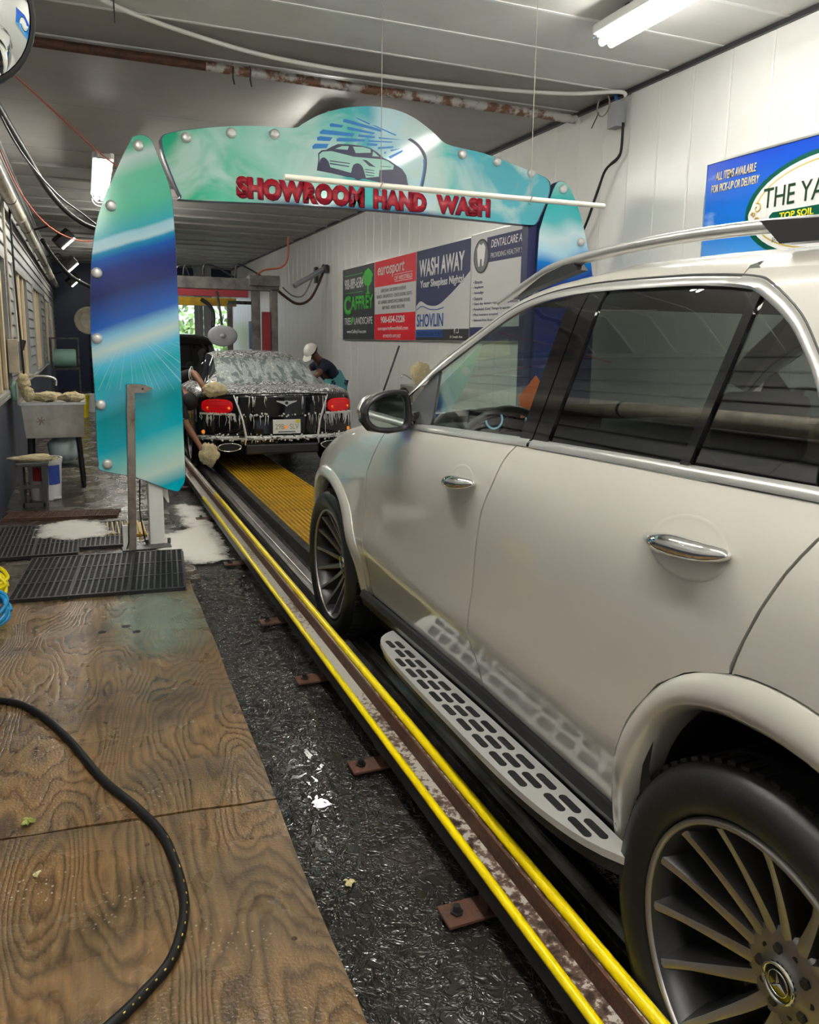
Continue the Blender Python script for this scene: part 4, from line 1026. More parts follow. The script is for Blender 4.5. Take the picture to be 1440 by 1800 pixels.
    zbd = lambda y: interp(y,[.33,1.1,2.0],[.437,.413,.372])
    poly = [(y, x) for y, x in oc] + [(y, x) for y, x in reversed(ic)]
    rb = obj('running_board', MB().prism(poly, lambda u, v, t: (X(v), u, zbd(u)+t), 0, -.018), 'board_silver', suv)
    obj('board_underside', MB().prism([(y, x*.9+.004) for y, x in poly], lambda u, v, t: (X(v), u, zbd(u)+t), -.018, -.05), 'black_plastic', suv)
    for ky in range(13):
        y = 1.86-ky*.112
        ox = interp(y, [p[0] for p in reversed(oc)], [p[1] for p in reversed(oc)])
        for kx in range(3):
            x0 = -.068+kx*.031
            if x0 < ox+.020: continue
            yy = y-.02*kx
            def pad(u, v, t, x0=x0, yy=yy): return (X(x0+v), yy+u, zbd(yy+u)+t)
            out = [(-.036+.009*math.cos(a)*0, 0)]
            pl = [(.031*math.copysign(1,math.cos(a)) + .011*math.cos(a), .0105*math.sin(a)) for a in [2*PI*k/14+.2 for k in range(14)]]
            obj('rubber_slot', MB().prism(pl, pad, .0022, .0), 'black_rubber', rb)
    # glazing: panes, pillar covers, bright trim
    fg = coons([(1.725,zb(1.725)+.004),(1.068,zb(1.068)+.004)], [(1.845,1.430)]+sub(dlo_s,1.84,1.115)+[(1.107,1.673)], [(1.725,zb(1.725)+.004),(1.845,1.430)], [(1.068,zb(1.068)+.004),(1.107,1.673)], 24, 12)
    panel('door_window', 'glass_clear', fd, fg, s, .008, 0)
    sail = coons([(2.06,zb(2.06)),(1.725,zb(1.725)+.004)], [(1.915,1.398),(1.845,1.432)], [(2.06,zb(2.06)),(1.915,1.398)], [(1.725,zb(1.725)+.004),(1.845,1.432)], 8, 8)
    panel('sail_panel', 'black_plastic', fd, sail, s, .002, .01)
    bp1 = coons([(1.068,zb(1.068)),(1.000,zb(1.0))], [(1.107,1.673),(1.026,1.675)], [(1.068,zb(1.068)),(1.107,1.673)], [(1.0,zb(1.0)),(1.026,1.675)], 5, 8)
    panel('pillar_cover', 'gloss_black', fd, bp1, s, .001, .012)
    bp2 = coons([(.994,zb(.994)),(.918,zb(.918))], [(1.020,1.675),(.941,1.675)], [(.994,zb(.994)),(1.020,1.675)], [(.918,zb(.918)),(.941,1.675)], 5, 8)
    panel('pillar_cover', 'gloss_black', rd, bp2, s, .001, .012)
    rgl = coons([(.918,zb(.918)+.004),(.388,zb(.388)+.004)], [(.941,1.675)]+sub(dlo_s,.93,.395)+[(.381,1.640)], [(.918,zb(.918)+.004),(.941,1.675)], [(.388,zb(.388)+.004),(.381,1.640)], 16, 12)
    panel('door_window', 'glass_tint', rd, rgl, s, .008, 0)
    cb = coons([(.390,zb(.39)),(.364,zb(.364))], [(.383,1.640),(.357,1.631)], [(.39,zb(.39)),(.383,1.640)], [(.364,zb(.364)),(.357,1.631)], 4, 8)
    panel('window_bar', 'gloss_black', rd, cb, s, .0, .012)
    qg = coons([(.364,zb(.364)+.004),(.03,zb(.03)+.004)], [(.357,1.631),(.285,1.591),(.254,1.571)], [(.364,zb(.364)+.004),(.357,1.631)], [(.03,zb(.03)+.004)]+list(reversed([p for p in dlo_s if .03 < p[0] < .254]))+[(.254,1.571)], 14, 14)
    panel('quarter_window', 'glass_tint', rd, qg, s, .008, 0)
    n = 70; A = resample(dlo_s, n); B = resample(trim_s, n)
    rows = [[side((a[0]*(1-v)+b[0]*v, a[1]*(1-v)+b[1]*v), o_, s) for v, o_ in ((0,.010),(.0,-.002),(.3,-.007),(.7,-.007),(1,-.002),(1,.012))] for a, b in zip(A,B)]
    obj('window_trim', MB().grid(rows), 'silver_paint', suv, True, sharp=.8)
    obj('trim_gasket', MB().tube([side((p[0], p[1]+.002), .004, s) for p in trim_s], .0045, 6), 'black_plastic', suv, True)
    for a, b, par in ((2.06,1.004,fd),(.990,-.02,rd)):
        rows = [[side((y, zb(y)+dz), o_, s) for dz, o_ in ((-.018,.006),(-.018,-.004),(-.008,-.008),(.002,-.003),(.004,.010))] for y in [a+(b-a)*k/24 for k in range(25)]]
        obj('belt_trim', MB().grid(rows), 'silver_paint', par, True, sharp=.8)
    # cant rail / A pillar
    tr = [p for p in trim_s if p[0] >= .43]
    rows = []
    for p in tr:
        x0 = S(*p); y, z = p
        zr = interp(y,[.3,.6,1.0,1.3,1.6,2.1],[1.728,1.745,1.756,1.738,1.690,1.36])
        ap = max(0, min(1, (y-1.35)/.5))
        pts = [(x0+.012, y, z), (x0+.004, y, z+.006), (x0+.020, y+.01*ap, z+.024), (.345+(x0+.075-.345)*ap, y+.02*ap, max(zr-.018, z+.034)*(1-ap)+(z+.052)*ap), (.40+(x0+.11-.40)*ap, y+.03*ap, zr*(1-ap)+(z+.060)*ap)]
        rows.append([(X(a), b, c) for a, b, c in pts])
    obj('cant_rail', MB().grid(rows), 'car_white', suv, True, sharp=.9)
    # door handles
    for par, pts in ((fd, [(1.409,1.092),(1.203,1.116)]), (rd, [(.385,1.140),(.150,1.158)])):
        (ya, za), (yb, zb_) = pts; yc, zc = (ya+yb)/2, (za+zb_)/2; L = abs(ya-yb)/2
        x0 = S(yc, zc)
        cup = [[(X(S(yc+L*.94*r*math.cos(a), zc-.004+.060*r*math.sin(a)) - .0008 + .0*(1-r*r) - .0012*math.exp(-((r-.93)/.07)**2)), yc+L*.94*r*math.cos(a), zc-.004+.060*r*math.sin(a)) for r in (1,.96,.93,.88,.8,.6,.3,0.01)] for a in [2*PI*k/28 for k in range(29)]]
        obj('handle_cup', MB().grid(cup), 'car_white', par, True)
        hp_ = bez([(x0-.004,ya,za),(x0-.026,ya+(yb-ya)*.25,za+(zb_-za)*.25),(x0-.034,yc,zc+.002),(x0-.028,ya+(yb-ya)*.8,za+(zb_-za)*.8),(x0-.002,yb,zb_)], 5)
        obj('door_handle', MB().tube([(X(p[0]),p[1],p[2]) for p in hp_], [.005+.020*math.sin(PI*k/(len(hp_)-1))**.6 for k in range(len(hp_))], 10, squash=.9), 'chrome', par, True)
    # roof rail
    rr = bez([(.30,1.66,1.690),(.315,1.56,1.722),(.325,1.45,1.758),(.33,1.33,1.785),(.335,1.1,1.802),(.335,.8,1.806),(.335,.5,1.796),(.335,.2,1.772),(.335,-.2,1.735),(.33,-.55,1.68),(.33,-.66,1.64)], 5)
    ra = obj('roof_rail', MB().tube([(X(p[0]),p[1],p[2]-.012) for p in rr], [.010+.010*min(1,min(k,len(rr)-1-k)/6) for k in range(len(rr))], 10, squash=.8), 'silver_paint', suv, True)
    obj('rail_foot', MB().prism([(1.60,1.69),(1.36,1.770),(1.20,1.775),(1.17,1.752),(1.45,1.715)], lambda u, v, t: (X(t), u, v), .315, .350), 'black_plastic', ra)
    obj('rail_foot', MB().prism([(.46,1.792),(.10,1.758),(.10,1.722),(.40,1.738)], lambda u, v, t: (X(t), u, v), .315, .352), 'black_plastic', ra)

# hood, windscreen, roof, tail
rows = []
for k in range(22):
    y = 2.16+1.62*k/21; zt = ztop(y); x0 = S(y, zt-.002)
    rows.append([(x0+(WD-2*x0)*u, y+.0*u, zt-.004+.075*(1-abs(2*u-1)**3.2)*(1-.3*k/21)) for u in [q/20 for q in range(21)]])
obj('hood', MB().grid(rows), 'car_white', suv, True)
rows = []
for k in range(8):
    v = k/7; y = 3.78+.08*math.sin(v*PI*.5); z = .80-.5*v; x0 = .27+.02*v
    rows.append([(x0+(WD-2*x0)*u, y+.10*(1-(2*u-1)**2)-.02, z) for u in [q/14 for q in range(15)]])
obj('front_bumper', MB().grid(rows), 'car_white', suv, True)
rows = []
for k in range(12):
    v = k/11; y = 2.16-.62*v; z = 1.215+.50*v
    x0 = .13+.24*v
    rows.append([(x0+(WD-2*x0)*u, y+.16*(1-(2*u-1)**2)*(1-.45*v), z+.02*(1-(2*u-1)**2)) for u in [q/14 for q in range(15)]])
obj('windscreen', MB().grid(rows), 'glass_clear', suv, True)
rows = []
for k in range(24):
    y = 1.60-2.50*k/23; zr = interp(y,[-.95,-.6,-.3,0,.3,.6,1.0,1.3,1.6],[1.52,1.60,1.655,1.70,1.730,1.747,1.756,1.738,1.695]); xe = .40 if y > .35 else interp(y,[-.95,.0,.35],[.42,.385,.40])
    lo = interp(y,[-.95,-.6,-.3,0,.2,.44,.6],[1.45,1.55,1.62,1.66,1.676,1.690,1.74])
    rw = []
    if y < .46: x1 = S(y, lo); rw = [(x1, y, lo), (x1+(xe-x1)*.35, y, lo+(zr-lo)*.60), (x1+(xe-x1)*.7, y, lo+(zr-lo)*.88)]
    else: rw = [(.36,y,zr-.02),(.375,y,zr-.01),(.39,y,zr-.004)]
    half = rw + [(xe,y,zr),(.5,y,zr+.012),(.7,y,zr+.024),(WD/2,y,zr+.030)]
    rows.append(half + [(WD-a,b,c) for a,b,c in reversed(half[:-1])])
obj('roof', MB().grid(rows), 'car_white', suv, True)
rows = []
for k in range(10):
    v = k/9; y = -.88-.17*math.sin(v*PI*.6); z = 1.50-1.12*v; x0 = S(-.85, max(.4,min(1.47,z)))+.01
    rows.append([(x0+(WD-2*x0)*u, y-.05*(1-(2*u-1)**2), z) for u in [q/12 for q in range(13)]])
obj('tailgate', MB().grid(rows), 'car_white', suv, True)
obj('underbody', MB().span((.16,-.95,.20), (WD-.16,3.7,.34)).span((.30,.4,.34), (WD-.30,2.5,.42)), 'black_gap', suv)

# wheels
def spoke_mesh():
    mb = MB(); n = 9; rows = []
    for k in range(n):
        t = k/(n-1); r = .068+(.272-.068)*t
        wv = .026-.014*t+.006*max(0,t-.75)*4; dpth = .092-.078*t**1.3; tw = .10*math.sin(t*PI*.5)
        cyy, czz = r*math.cos(tw), r*math.sin(tw)
        # cross-section across the spoke: bright flat top, dark flanks going deep
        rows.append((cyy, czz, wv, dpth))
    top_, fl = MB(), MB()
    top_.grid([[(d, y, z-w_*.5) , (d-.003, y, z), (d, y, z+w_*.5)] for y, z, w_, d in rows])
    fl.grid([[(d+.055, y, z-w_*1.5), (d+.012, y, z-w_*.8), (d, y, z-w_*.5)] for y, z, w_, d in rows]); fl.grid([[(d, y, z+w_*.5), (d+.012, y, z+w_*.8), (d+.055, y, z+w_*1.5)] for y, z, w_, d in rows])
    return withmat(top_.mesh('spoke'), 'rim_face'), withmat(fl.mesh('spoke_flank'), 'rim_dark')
sp_top, sp_fl = spoke_mesh()
for me in (sp_top, sp_fl): me.polygons.foreach_set('use_smooth', [True]*len(me.polygons))
tprof = [(.293,.012),(.300,.0),(.318,-.010),(.345,-.014),(.368,-.008),(.384,.010),(.392,.030),(.395,.055),(.395,.215),(.390,.245),(.36,.27),(.30,.262),(.285,.25),(.285,.02)]
tire_me = withmat(MB().lathe(tprof, (0,0,0), 'x', 64, True).mesh('wheel', True), 'tire')
gm_ = MB()
for h in (.095,.135,.175): gm_.lathe([(.3958,h-.006),(.3958,h+.006)], (0,0,0), 'x', 64)
groove_me = withmat(gm_.mesh('tread_groove'), 'black_gap')
tb = MB()
for k in range(72):
    a = 2*PI*k/72
    for x0 in (.045,.222):
        R_ = Matrix.Rotation(a, 3, 'X'); tb.box(R_ @ Vector((x0, .3935, 0)), (.045,.008,.020), R_)
block_me = withmat(tb.mesh('tread_block'), 'tire')
rim_me = withmat(MB().lathe([(.292,.010),(.289,.002),(.284,-.001),(.279,.001),(.2775,.008)], (0,0,0), 'x', 64).mesh('rim_lip', True), 'rim_face')
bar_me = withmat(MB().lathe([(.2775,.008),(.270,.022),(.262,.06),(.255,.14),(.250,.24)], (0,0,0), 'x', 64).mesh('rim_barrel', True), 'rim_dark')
hub_me = withmat(MB().lathe([(0,.076),(.040,.076),(.043,.080),(.062,.086),(.082,.088),(.094,.092),(.098,.12)], (0,0,0), 'x', 32).mesh('hub', True), 'rim_face')
disc_me = withmat(MB().lathe([(.05,.13),(.185,.13),(.185,.155),(.05,.155)], (0,0,0), 'x', 40).mesh('brake_disc'), 'disc_brake')
cap_me = withmat(MB().lathe([(0,.071),(.030,.071),(.034,.074)], (0,0,0), 'x', 28).mesh('center_cap'), 'gloss_black')
ring_me = withmat(MB().lathe([(.031,.074),(.0325,.068),(.0365,.069),(.038,.077)], (0,0,0), 'x', 28).mesh('cap_ring', True), 'chrome')
ring2_me = withmat(MB().lathe([(.0215,.071),(.0225,.0685),(.0235,.071)], (0,0,0), 'x', 28).mesh('emblem_ring', True), 'chrome')
sm = MB()
for k in range(3):
    a = PI/2+2*PI*k/3; u = (math.cos(a), math.sin(a)); v = (-u[1], u[0])
    sm.add([(.0665, 0, 0), (.0695, u[0]*.023, u[1]*.023), (.0705, u[0]*.004+v[0]*.0042, u[1]*.004+v[1]*.0042), (.0705, u[0]*.004-v[0]*.0042, u[1]*.004-v[1]*.0042)], [(0,2,1),(0,1,3)])
star_me = withmat(sm.mesh('star_emblem'), 'chrome')
bolt_me = withmat(MB().lathe([(0,.068),(.008,.068),(.0105,.072),(.0105,.092)], (0,0,0), 'x', 6).lathe([(.0105,.078),(.0165,.0775),(.0175,.09)], (0,0,0), 'x', 14).mesh('wheel_bolt'), 'steel_dark')
hole_me = withmat(MB().lathe([(0,.081),(.006,.081),(.0065,.086)], (0,0,0), 'x', 10).mesh('vent_hole'), 'black_gap')
cal_me = withmat(MB().box((.13,-.155,.05), (.09,.07,.17), None, .012).mesh('brake_caliper'), 'rim_dark')
def wheel(parent, x, y, flip, steer, roll, full=True):
    t = share('wheel', tire_me, parent, (x, y, TR), (0, 0, (PI if flip else 0)+steer))
    t.rotation_mode = 'ZYX' if False else 'XYZ'
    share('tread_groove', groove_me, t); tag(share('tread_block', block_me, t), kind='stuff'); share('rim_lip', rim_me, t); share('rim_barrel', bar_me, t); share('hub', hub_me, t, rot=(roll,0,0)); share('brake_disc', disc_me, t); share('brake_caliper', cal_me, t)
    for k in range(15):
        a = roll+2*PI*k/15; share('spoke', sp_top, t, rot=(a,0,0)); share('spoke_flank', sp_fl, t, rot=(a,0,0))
    share('center_cap', cap_me, t); share('cap_ring', ring_me, t); share('emblem_ring', ring2_me, t); share('star_emblem', star_me, t, rot=(roll,0,0))
    for k in range(5):
        a = roll+2*PI*k/5+.2; share('wheel_bolt', bolt_me, t, (.010, .056*math.cos(a), .056*math.sin(a))); a += PI/5; share('vent_hole', hole_me, t, (.004, .060*math.cos(a), .060*math.sin(a)))
wheel(suv, .005, .018, False, 0, math.radians(-5.5-6)); wheel(suv, .012, WB, False, .03, .4)
wheel(suv, WD-.005, 0, True, 0, .3); wheel(suv, WD-.012, WB, True, .03, .9)

# left mirror
def mirror(s):
    X = lambda x: x if s == 0 else WD-x
    cyc = [(-.150,1.283),(-.146,1.255),(-.125,1.228),(-.090,1.214),(-.02,1.213),(.020,1.222),(.032,1.25),(.030,1.31),(.018,1.352),(-.005,1.363),(-.06,1.358),(-.105,1.340),(-.138,1.312)]
    cc = [(p.x,p.y) for p in bez([(a,b,0) for a,b in cyc+[cyc[0]]],3)][:-1]; cx, cz = -.058, 1.288
    sec = [(1.0,0),(1.02,.03),(.98,.08),(.86,.13),(.60,.17),(.2,.185)]
    rows = [[(X(cx+(a-cx)*f), 1.83+dy, cz+(b-cz)*f) for a, b in cc+[cc[0]]] for f, dy in sec]
    h = obj('side_mirror', MB().grid(rows), 'car_white', suv, True)
    rows = [[(X(cx+(a-cx)*f), 1.83+dy, cz+(b-cz)*f) for a, b in cc+[cc[0]]] for f, dy in ((1.03,.034),(1.04,.0),(1.0,-.012),(.86,-.010),(.80,.008))]
    obj('mirror_rim', MB().grid(rows), 'black_plastic', h, True)
    tz = lambda a, b: .006+.06*(a-cx)
    obj('mirror_glass', MB().add([(X(cx+(a-cx)*.81), 1.834+.20*(a-cx)*.3, cz+(b-cz)*.81) for a, b in cc], [tuple(range(len(cc)))]), 'mirror_dark', h)
    obj('turn_signal', MB().tube([(X(-.150),1.865,1.275),(X(-.158),1.87,1.295),(X(-.145),1.87,1.32),(X(-.11),1.875,1.346)], .010, 8), 'satin_chrome', h, True)
    obj('lower_shell', MB().tube([(X(-.148),1.87,1.262),(X(-.12),1.87,1.225),(X(-.04),1.88,1.212),(X(.02),1.88,1.22)], .014, 8), 'gloss_black', h, True)
    obj('mirror_stalk', MB().tube([(X(.0),1.89,1.25),(X(.06),1.90,1.245),(X(.12),1.90,1.25)], [.035,.028,.04], 10), 'gloss_black', h, True)
mirror(0); mirror(1)

# cabin
ds = obj('dashboard', MB().grid([[(.16+(WD-.32)*u, y+.05*(1-(2*u-1)**2), z) for u in [q/10 for q in range(11)]] for y, z in ((2.16,1.185),(2.10,1.205),(2.02,1.220),(1.95,1.205),(1.92,1.15),(1.90,1.0),(1.92,.8))]), 'dark_interior', suv, True)
obj('gauge_screen', MB().box((.62,1.925,1.235), (.62,.015,.10), Matrix.Rotation(.25,3,'X'), .004), 'gloss_black', ds)
for x in (.42,.60): obj('gauge_dial', MB().lathe([(.032,.0),(.036,-.004),(.040,.0)], (x,1.912,1.24), 'y', 20), 'gauge', ds)
sw_ = obj('steering_wheel', MB().tube([(.38+.175*math.cos(a), 1.78-.175*math.sin(a)*.42, 1.14+.175*math.sin(a)*.90) for a in [2*PI*k/32 for k in range(32)]], .016, 8, closed=True), 'black_plastic', suv, True)
obj('wheel_spoke', MB().box((.38,1.79,1.14), (.33,.03,.05), Matrix.Rotation(.43,3,'X'), .01).box((.38,1.79,1.10), (.10,.05,.10), Matrix.Rotation(.43,3,'X'), .02), 'black_plastic', sw_)
for x, y, mt_ in ((.50,.80,'dark_interior'),(1.44,.80,'dark_interior'),(.50,-.22,'tan_leather'),(1.44,-.22,'tan_leather')):
    st = obj('seat', MB().box((x,y+.22,.62), (.52,.54,.16), None, .05), mt_, suv, True)
    obj('backrest', MB().box((x,y-.08,.95), (.50,.14,.62), Matrix.Rotation(-.25,3,'X').transposed(), .05), mt_, st, True)
    obj('headrest', MB().box((x,y-.20,1.33), (.26,.09,.18), None, .035), mt_, st, True)
obj('cabin_floor', MB().span((.15,-.8,.42), (WD-.15,2.0,.46)), 'dark_interior', suv)
obj('headliner', MB().grid([[(.34+(WD-.68)*u, y, z) for u in (0,.5,1)] for y, z in ((1.5,1.66),(1.0,1.70),(.3,1.69),(-.5,1.60))]), 'dark_interior', suv)
for s in (0,1):
    X = lambda x: x if s == 0 else WD-x
    obj('door_card', MB().add([(X(.11),2.1,.95),(X(.11),.1,.95),(X(.115),.1,1.262),(X(.115),2.05,1.20)], [(0,1,2,3)]), 'tan_leather', suv)
def inworld(p): return mw @ Vector(p)
a = tag(obj('hang_tag', MB().prism([(0,0),(.06,.02),(.075,.17),(.055,.20),(-.01,.10)], lambda u, v, t: tuple(inworld((.50+u*.6, 1.84-u*.9+t, 1.25+v*.85))), -.001, .001), 'orange_card'), 'orange wash ticket card standing behind the SUV windscreen', 'card')
tag(obj('paper_sheet', MB().prism([(0,0),(.35,.03),(.36,.22),(.02,.20)], lambda u, v, t: tuple(inworld((.36+u, 1.96+v*.7, 1.228-v*.1+t))), -.001, .001), 'paper_gold'), 'sheet of brown paper lying on the SUV dashboard', 'paper')

# ------------------------------------------------------------------ black coupe under soap (local: x across, y forward from the tail)
def tail_y(x): return .30*(abs(x)/.95)**3       # plan curve of the tail
def loft_rows(st, centre=0):
    out = []
    for y, w_, zb_, zs, gb, gt, zt in st:
        h = [(w_*.90,zb_),(w_*.985,zb_+.14),(w_,.52),(w_*.998,.66),(w_*.985,zs-.12),(w_*.95,zs-.035),(w_*.885,zs+.004),(gb,zs+.028 if zt > zs+.06 else zs+.014),
             (gb+(gt-gb)*.30,zs+.028+(zt-zs-.10)*.33 if zt > zs+.06 else zs+.02),(gb+(gt-gb)*.66,zs+.028+(zt-zs-.10)*.70 if zt > zs+.06 else zs+.025),(gt,zt-.055 if zt > zs+.06 else zs+.03),(gt*.82,zt-.022 if zt > zs+.06 else zs+.033),(gt*.45,zt-.005),(0,zt)]
        out.append([(-a, y+tail_y(a)*max(0,1-y/.9), z) for a, z in h] + [(a, y+tail_y(a)*max(0,1-y/.9), z) for a, z in reversed(h[:-1])])
    return out
def refine(st, n=4):
    P = [Vector(s_[:3]) for s_ in st]; Q = [Vector((s_[3], s_[4], s_[5])) for s_ in st]; R_ = [Vector((s_[6],0,0)) for s_ in st]
    return [tuple(a)+tuple(b)+(c.x,) for a, b, c in zip(bez(P,n), bez(Q,n), bez(R_,n))]
cp_ = thing('coupe', 'black luxury coupe covered in soap foam beyond the arch', 'car', (2.08, 8.98, -.03), -.02)
st = [(.00,.86,.34,.905,.64,.58,.925),(.03,.915,.27,.945,.69,.61,.962),(.12,.945,.24,.965,.71,.62,.990),(.30,.955,.22,.975,.72,.63,1.005),(.55,.965,.20,.985,.73,.63,1.025),(.72,.968,.20,.99,.735,.625,1.075),(.95,.97,.20,.985,.74,.61,1.18),(1.25,.965,.20,.975,.745,.585,1.295),(1.6,.955,.20,.965,.745,.565,1.375),(2.0,.95,.20,.955,.745,.56,1.405),(2.5,.95,.20,.945,.74,.555,1.39),(2.95,.955,.20,.935,.73,.56,1.28),(3.4,.96,.20,.925,.70,.60,1.045),(3.7,.955,.20,.915,.68,.58,.985),(4.3,.93,.22,.86,.62,.52,.92),(4.65,.82,.26,.75,.52,.42,.80),(4.78,.66,.32,.66,.42,.34,.70)]
SR = refine(st, 4); rows = loft_rows(SR); nr = len(rows[0])
body, rglass, sglass = MB(), MB(), MB()
for i in range(len(rows)-1):
    yv = (rows[i][0][1]+rows[i+1][0][1])/2
    for j in range(nr-1):
        jm = min(j, nr-2-j); q = [rows[i][j], rows[i][j+1], rows[i+1][j+1], rows[i+1][j]]
        if 7 <= jm <= 9 and 1.0 < yv < 2.95: sglass.add(q, [(0,1,2,3)])
        elif jm >= 10 and .70 < yv < 1.42: rglass.add(q, [(0,1,2,3)])
        elif jm >= 9 and 2.62 < yv < 3.35: sglass.add(q, [(0,1,2,3)])
        else: body.add(q, [(0,1,2,3)])
tail = rows[0]; nt_ = len(tail)
body.grid([[(x*f, tail_y(x*f)-.012*(1-f), .63+(z-.63)*f) for x, _, z in list(tail)+[tail[0]]] for f in (1,.88,.7,.5,.25,.01)])
body.add([rows[-1][k] for k in range(nr)]+[(0,4.82,.5)], [(k, k+1, nr) for k in range(nr-1)])
def weld(mb):
    me = mb.mesh('m'); bm = bmesh.new(); bm.from_mesh(me); bmesh.ops.remove_doubles(bm, verts=list(bm.verts), dist=.0005); bmesh.ops.recalc_face_normals(bm, faces=list(bm.faces)); bm.to_mesh(me); bm.free()
    me.polygons.foreach_set('use_smooth', [True]*len(me.polygons)); return me
bo = weld(body); bo.name = 'body'; cb_ = obj('body', bo, 'foamy_black', cp_)
rg_ = weld(rglass); obj('rear_window', rg_, 'foamy_glass', cp_); sg_ = weld(sglass); obj('side_glass', sg_, 'dark_pane', cp_)
obj('boot_lip', MB().tube([(-.60,.045,.932),(-.4,-.012,.945),(0,-.040,.952),(.4,-.012,.945),(.60,.045,.932)], .016, 8, squash=.7), 'foamy_black', cp_, True)
def tail_patch(name, pts, off, material, n=16, skirt=.03):
    """pts: (x half-width, z) from bottom to top; follows the tail curve"""
    rows = [[(w_*(2*k/n-1), tail_y(w_*(2*k/n-1))-off, z) for k in range(n+1)] for w_, z in pts]
    mb = MB().grid(rows)
    per = rows[0] + [r[-1] for r in rows[1:]] + list(reversed(rows[-1][:-1])) + [r[0] for r in reversed(rows[1:-1])]; k = len(per)
    mb.add(per + [(x, y+skirt, z) for x, y, z in per], [(a, (a+1) % k, (a+1) % k+k, a+k) for a in range(k)])
    return obj(name, mb, material, cp_, True, sharp=.7)
tail_patch('boot_panel', [(.44,.70),(.47,.76),(.50,.84),(.53,.905)], .040, 'foamy_black')
tail_patch('plate_recess', [(.38,.48),(.40,.56),(.435,.675)], .022, 'gloss_black')
pl = obj('number_plate', MB().box((.05,-.035,.565), (.325,.010,.165), None, .006), 'plate_white', cp_)
letters('29B', .105, .062, M_ARCH(-.085, .535, -.0405), 'plate_text', pl); letters('SLV', .105, .062, M_ARCH(.085, .535, -.0405), 'plate_text', pl)
obj('orange_mark', MB().lathe([(0,-.0425),(.014,-.0420),(.017,-.040)], (.043,0,.563), 'y', 10).lathe([(0,-.0425),(.010,-.042),(.012,-.040)], (.030,0,.545), 'y', 10), 'tail_orange', pl)
obj('yellow_sticker', MB().box((.178,-.0410,.625), (.045,.003,.035), None, 0), 'print_yellow', pl)
obj('plate_strip', MB().box((.05,-.0405,.505), (.20,.002,.012), None, 0), 'print_grey', pl)
for s in (-1, 1):
    def tl(cx, cz, rx, rz, y0): return [[(s*(cx+rx*r*math.copysign(abs(math.cos(a))**.7, math.cos(a))), y0+tail_y(cx+rx*r*math.copysign(abs(math.cos(a))**.7, math.cos(a)))-.020*(1-r*r), cz+rz*r*math.copysign(abs(math.sin(a))**.7, math.sin(a))) for r in (1,.8,.5,.02)] for a in [2*PI*k/24 for k in range(25)]]
    L_ = obj('tail_light', MB().grid(tl(.715,.800,.165,.082,-.030)), 'tail_red', cp_, True)
    for dz in (.036,-.036): obj('light_ring', MB().tube([(s*(.715+.115*math.cos(a)), -.046+tail_y(.715+.115*math.cos(a)), .800+dz+.026*math.sin(a)) for a in [2*PI*k/20 for k in range(20)]], .006, 6, closed=True), 'tail_red', L_, True)
    for dx in (-.10,.12): obj('indicator', MB().lathe([(0,-.052),(.013,-.050),(.017,-.044)], (s*(.715+dx*s), tail_y(.715+dx*s)+.004, .780), 'y', 10), 'tail_orange', L_)
    ex = obj('exhaust_tip', MB().grid([[(s*.60+(.145*f)*math.cos(a), .02+dy, .335+(.050*f)*math.sin(a)) for f, dy in ((.78,.06),(.80,.0),(.95,-.012),(1.0,.0),(1.0,.08))] for a in [2*PI*k/24 for k in range(25)]]), 'chrome', cp_, True)
    obj('exhaust_bore', MB().add([(s*.60+.112*math.cos(a), .055, .335+.039*math.sin(a)) for a in [2*PI*k/20 for k in range(20)]], [tuple(range(20))]), 'black_gap', ex)
    obj('reflector', MB().lathe([(0,-.012),(.020,-.008),(.026,.0)], (s*.86,tail_y(.86)-.0,.50), 'y', 12), 'tail_orange', cp_)
    for y in (.95, 3.70): wt = share('wheel', tire_me, cp_, (s*.945, y, .355), (0,0,0 if s < 0 else PI), (.9,.9,.9)); share('rim_lip', rim_me, wt); share('rim_barrel', bar_me, wt); share('hub', hub_me, wt)
obj('bumper_bar', MB().tube([(x_*.0925, tail_y(x_*.0925)-.035, .44) for x_ in range(-10,11)], .030, 8, squash=.8), 'foamy_white', cp_, True)
obj('diffuser', MB().box((0,.0,.31), (.86,.08,.12), None, .02), 'black_plastic', cp_)
em = obj('wing_emblem', MB().prism([(0,-.040),(.018,-.022),(.055,-.004),(.115,.018),(.12,.030),(.03,.024),(.02,.030),(-.02,.030),(-.03,.024),(-.12,.030),(-.115,.018),(-.055,-.004),(-.018,-.022)], lambda u, v, t: (u+.05, t, v+.835), -.046, -.035), 'satin_chrome', cp_)
obj('emblem_disc', MB().lathe([(0,-.049),(.018,-.048),(.021,-.044)], (.05,0,.838), 'y', 14), 'black_plastic', em)
# hanging lather: runs and drips
fm = MB(); rnd = random.Random(4)
for k in range(120):
    x = rnd.uniform(-.90,.90); z0, L = rnd.choice(((.705,.16),(.70,.12),(.915,.20),(.915,.14),(.46,.08))); L *= rnd.uniform(.35,1); r = rnd.uniform(.003,.0065)
    if abs(x) > .53 and z0 > .9: z0 = .71
    if -.13 < x < .23 and z0 < .8: continue
    if -.09 < x < .19 and z0 > .8: continue
    yb = tail_y(x)-(.050 if z0 > .9 else .034)
    fm.tube([(x,yb,z0),(x+rnd.uniform(-.01,.01),yb-.008,z0-L*.5),(x+rnd.uniform(-.012,.012),yb-.006,z0-L)], [r*.7,r,r*.4], 5)
for k in range(190):
    x = rnd.uniform(-.90,.90); z0 = rnd.choice((.70,.45,.47,.43,.70,.42)) + rnd.uniform(-.02,.02); yb = tail_y(x)-.045
    r = rnd.uniform(.005,.014); fm.lathe([(0,r),(r*.8,r*.6),(r,0),(r*.8,-r*.6),(0,-r)], (x,yb-.01,z0), 'z', 6)
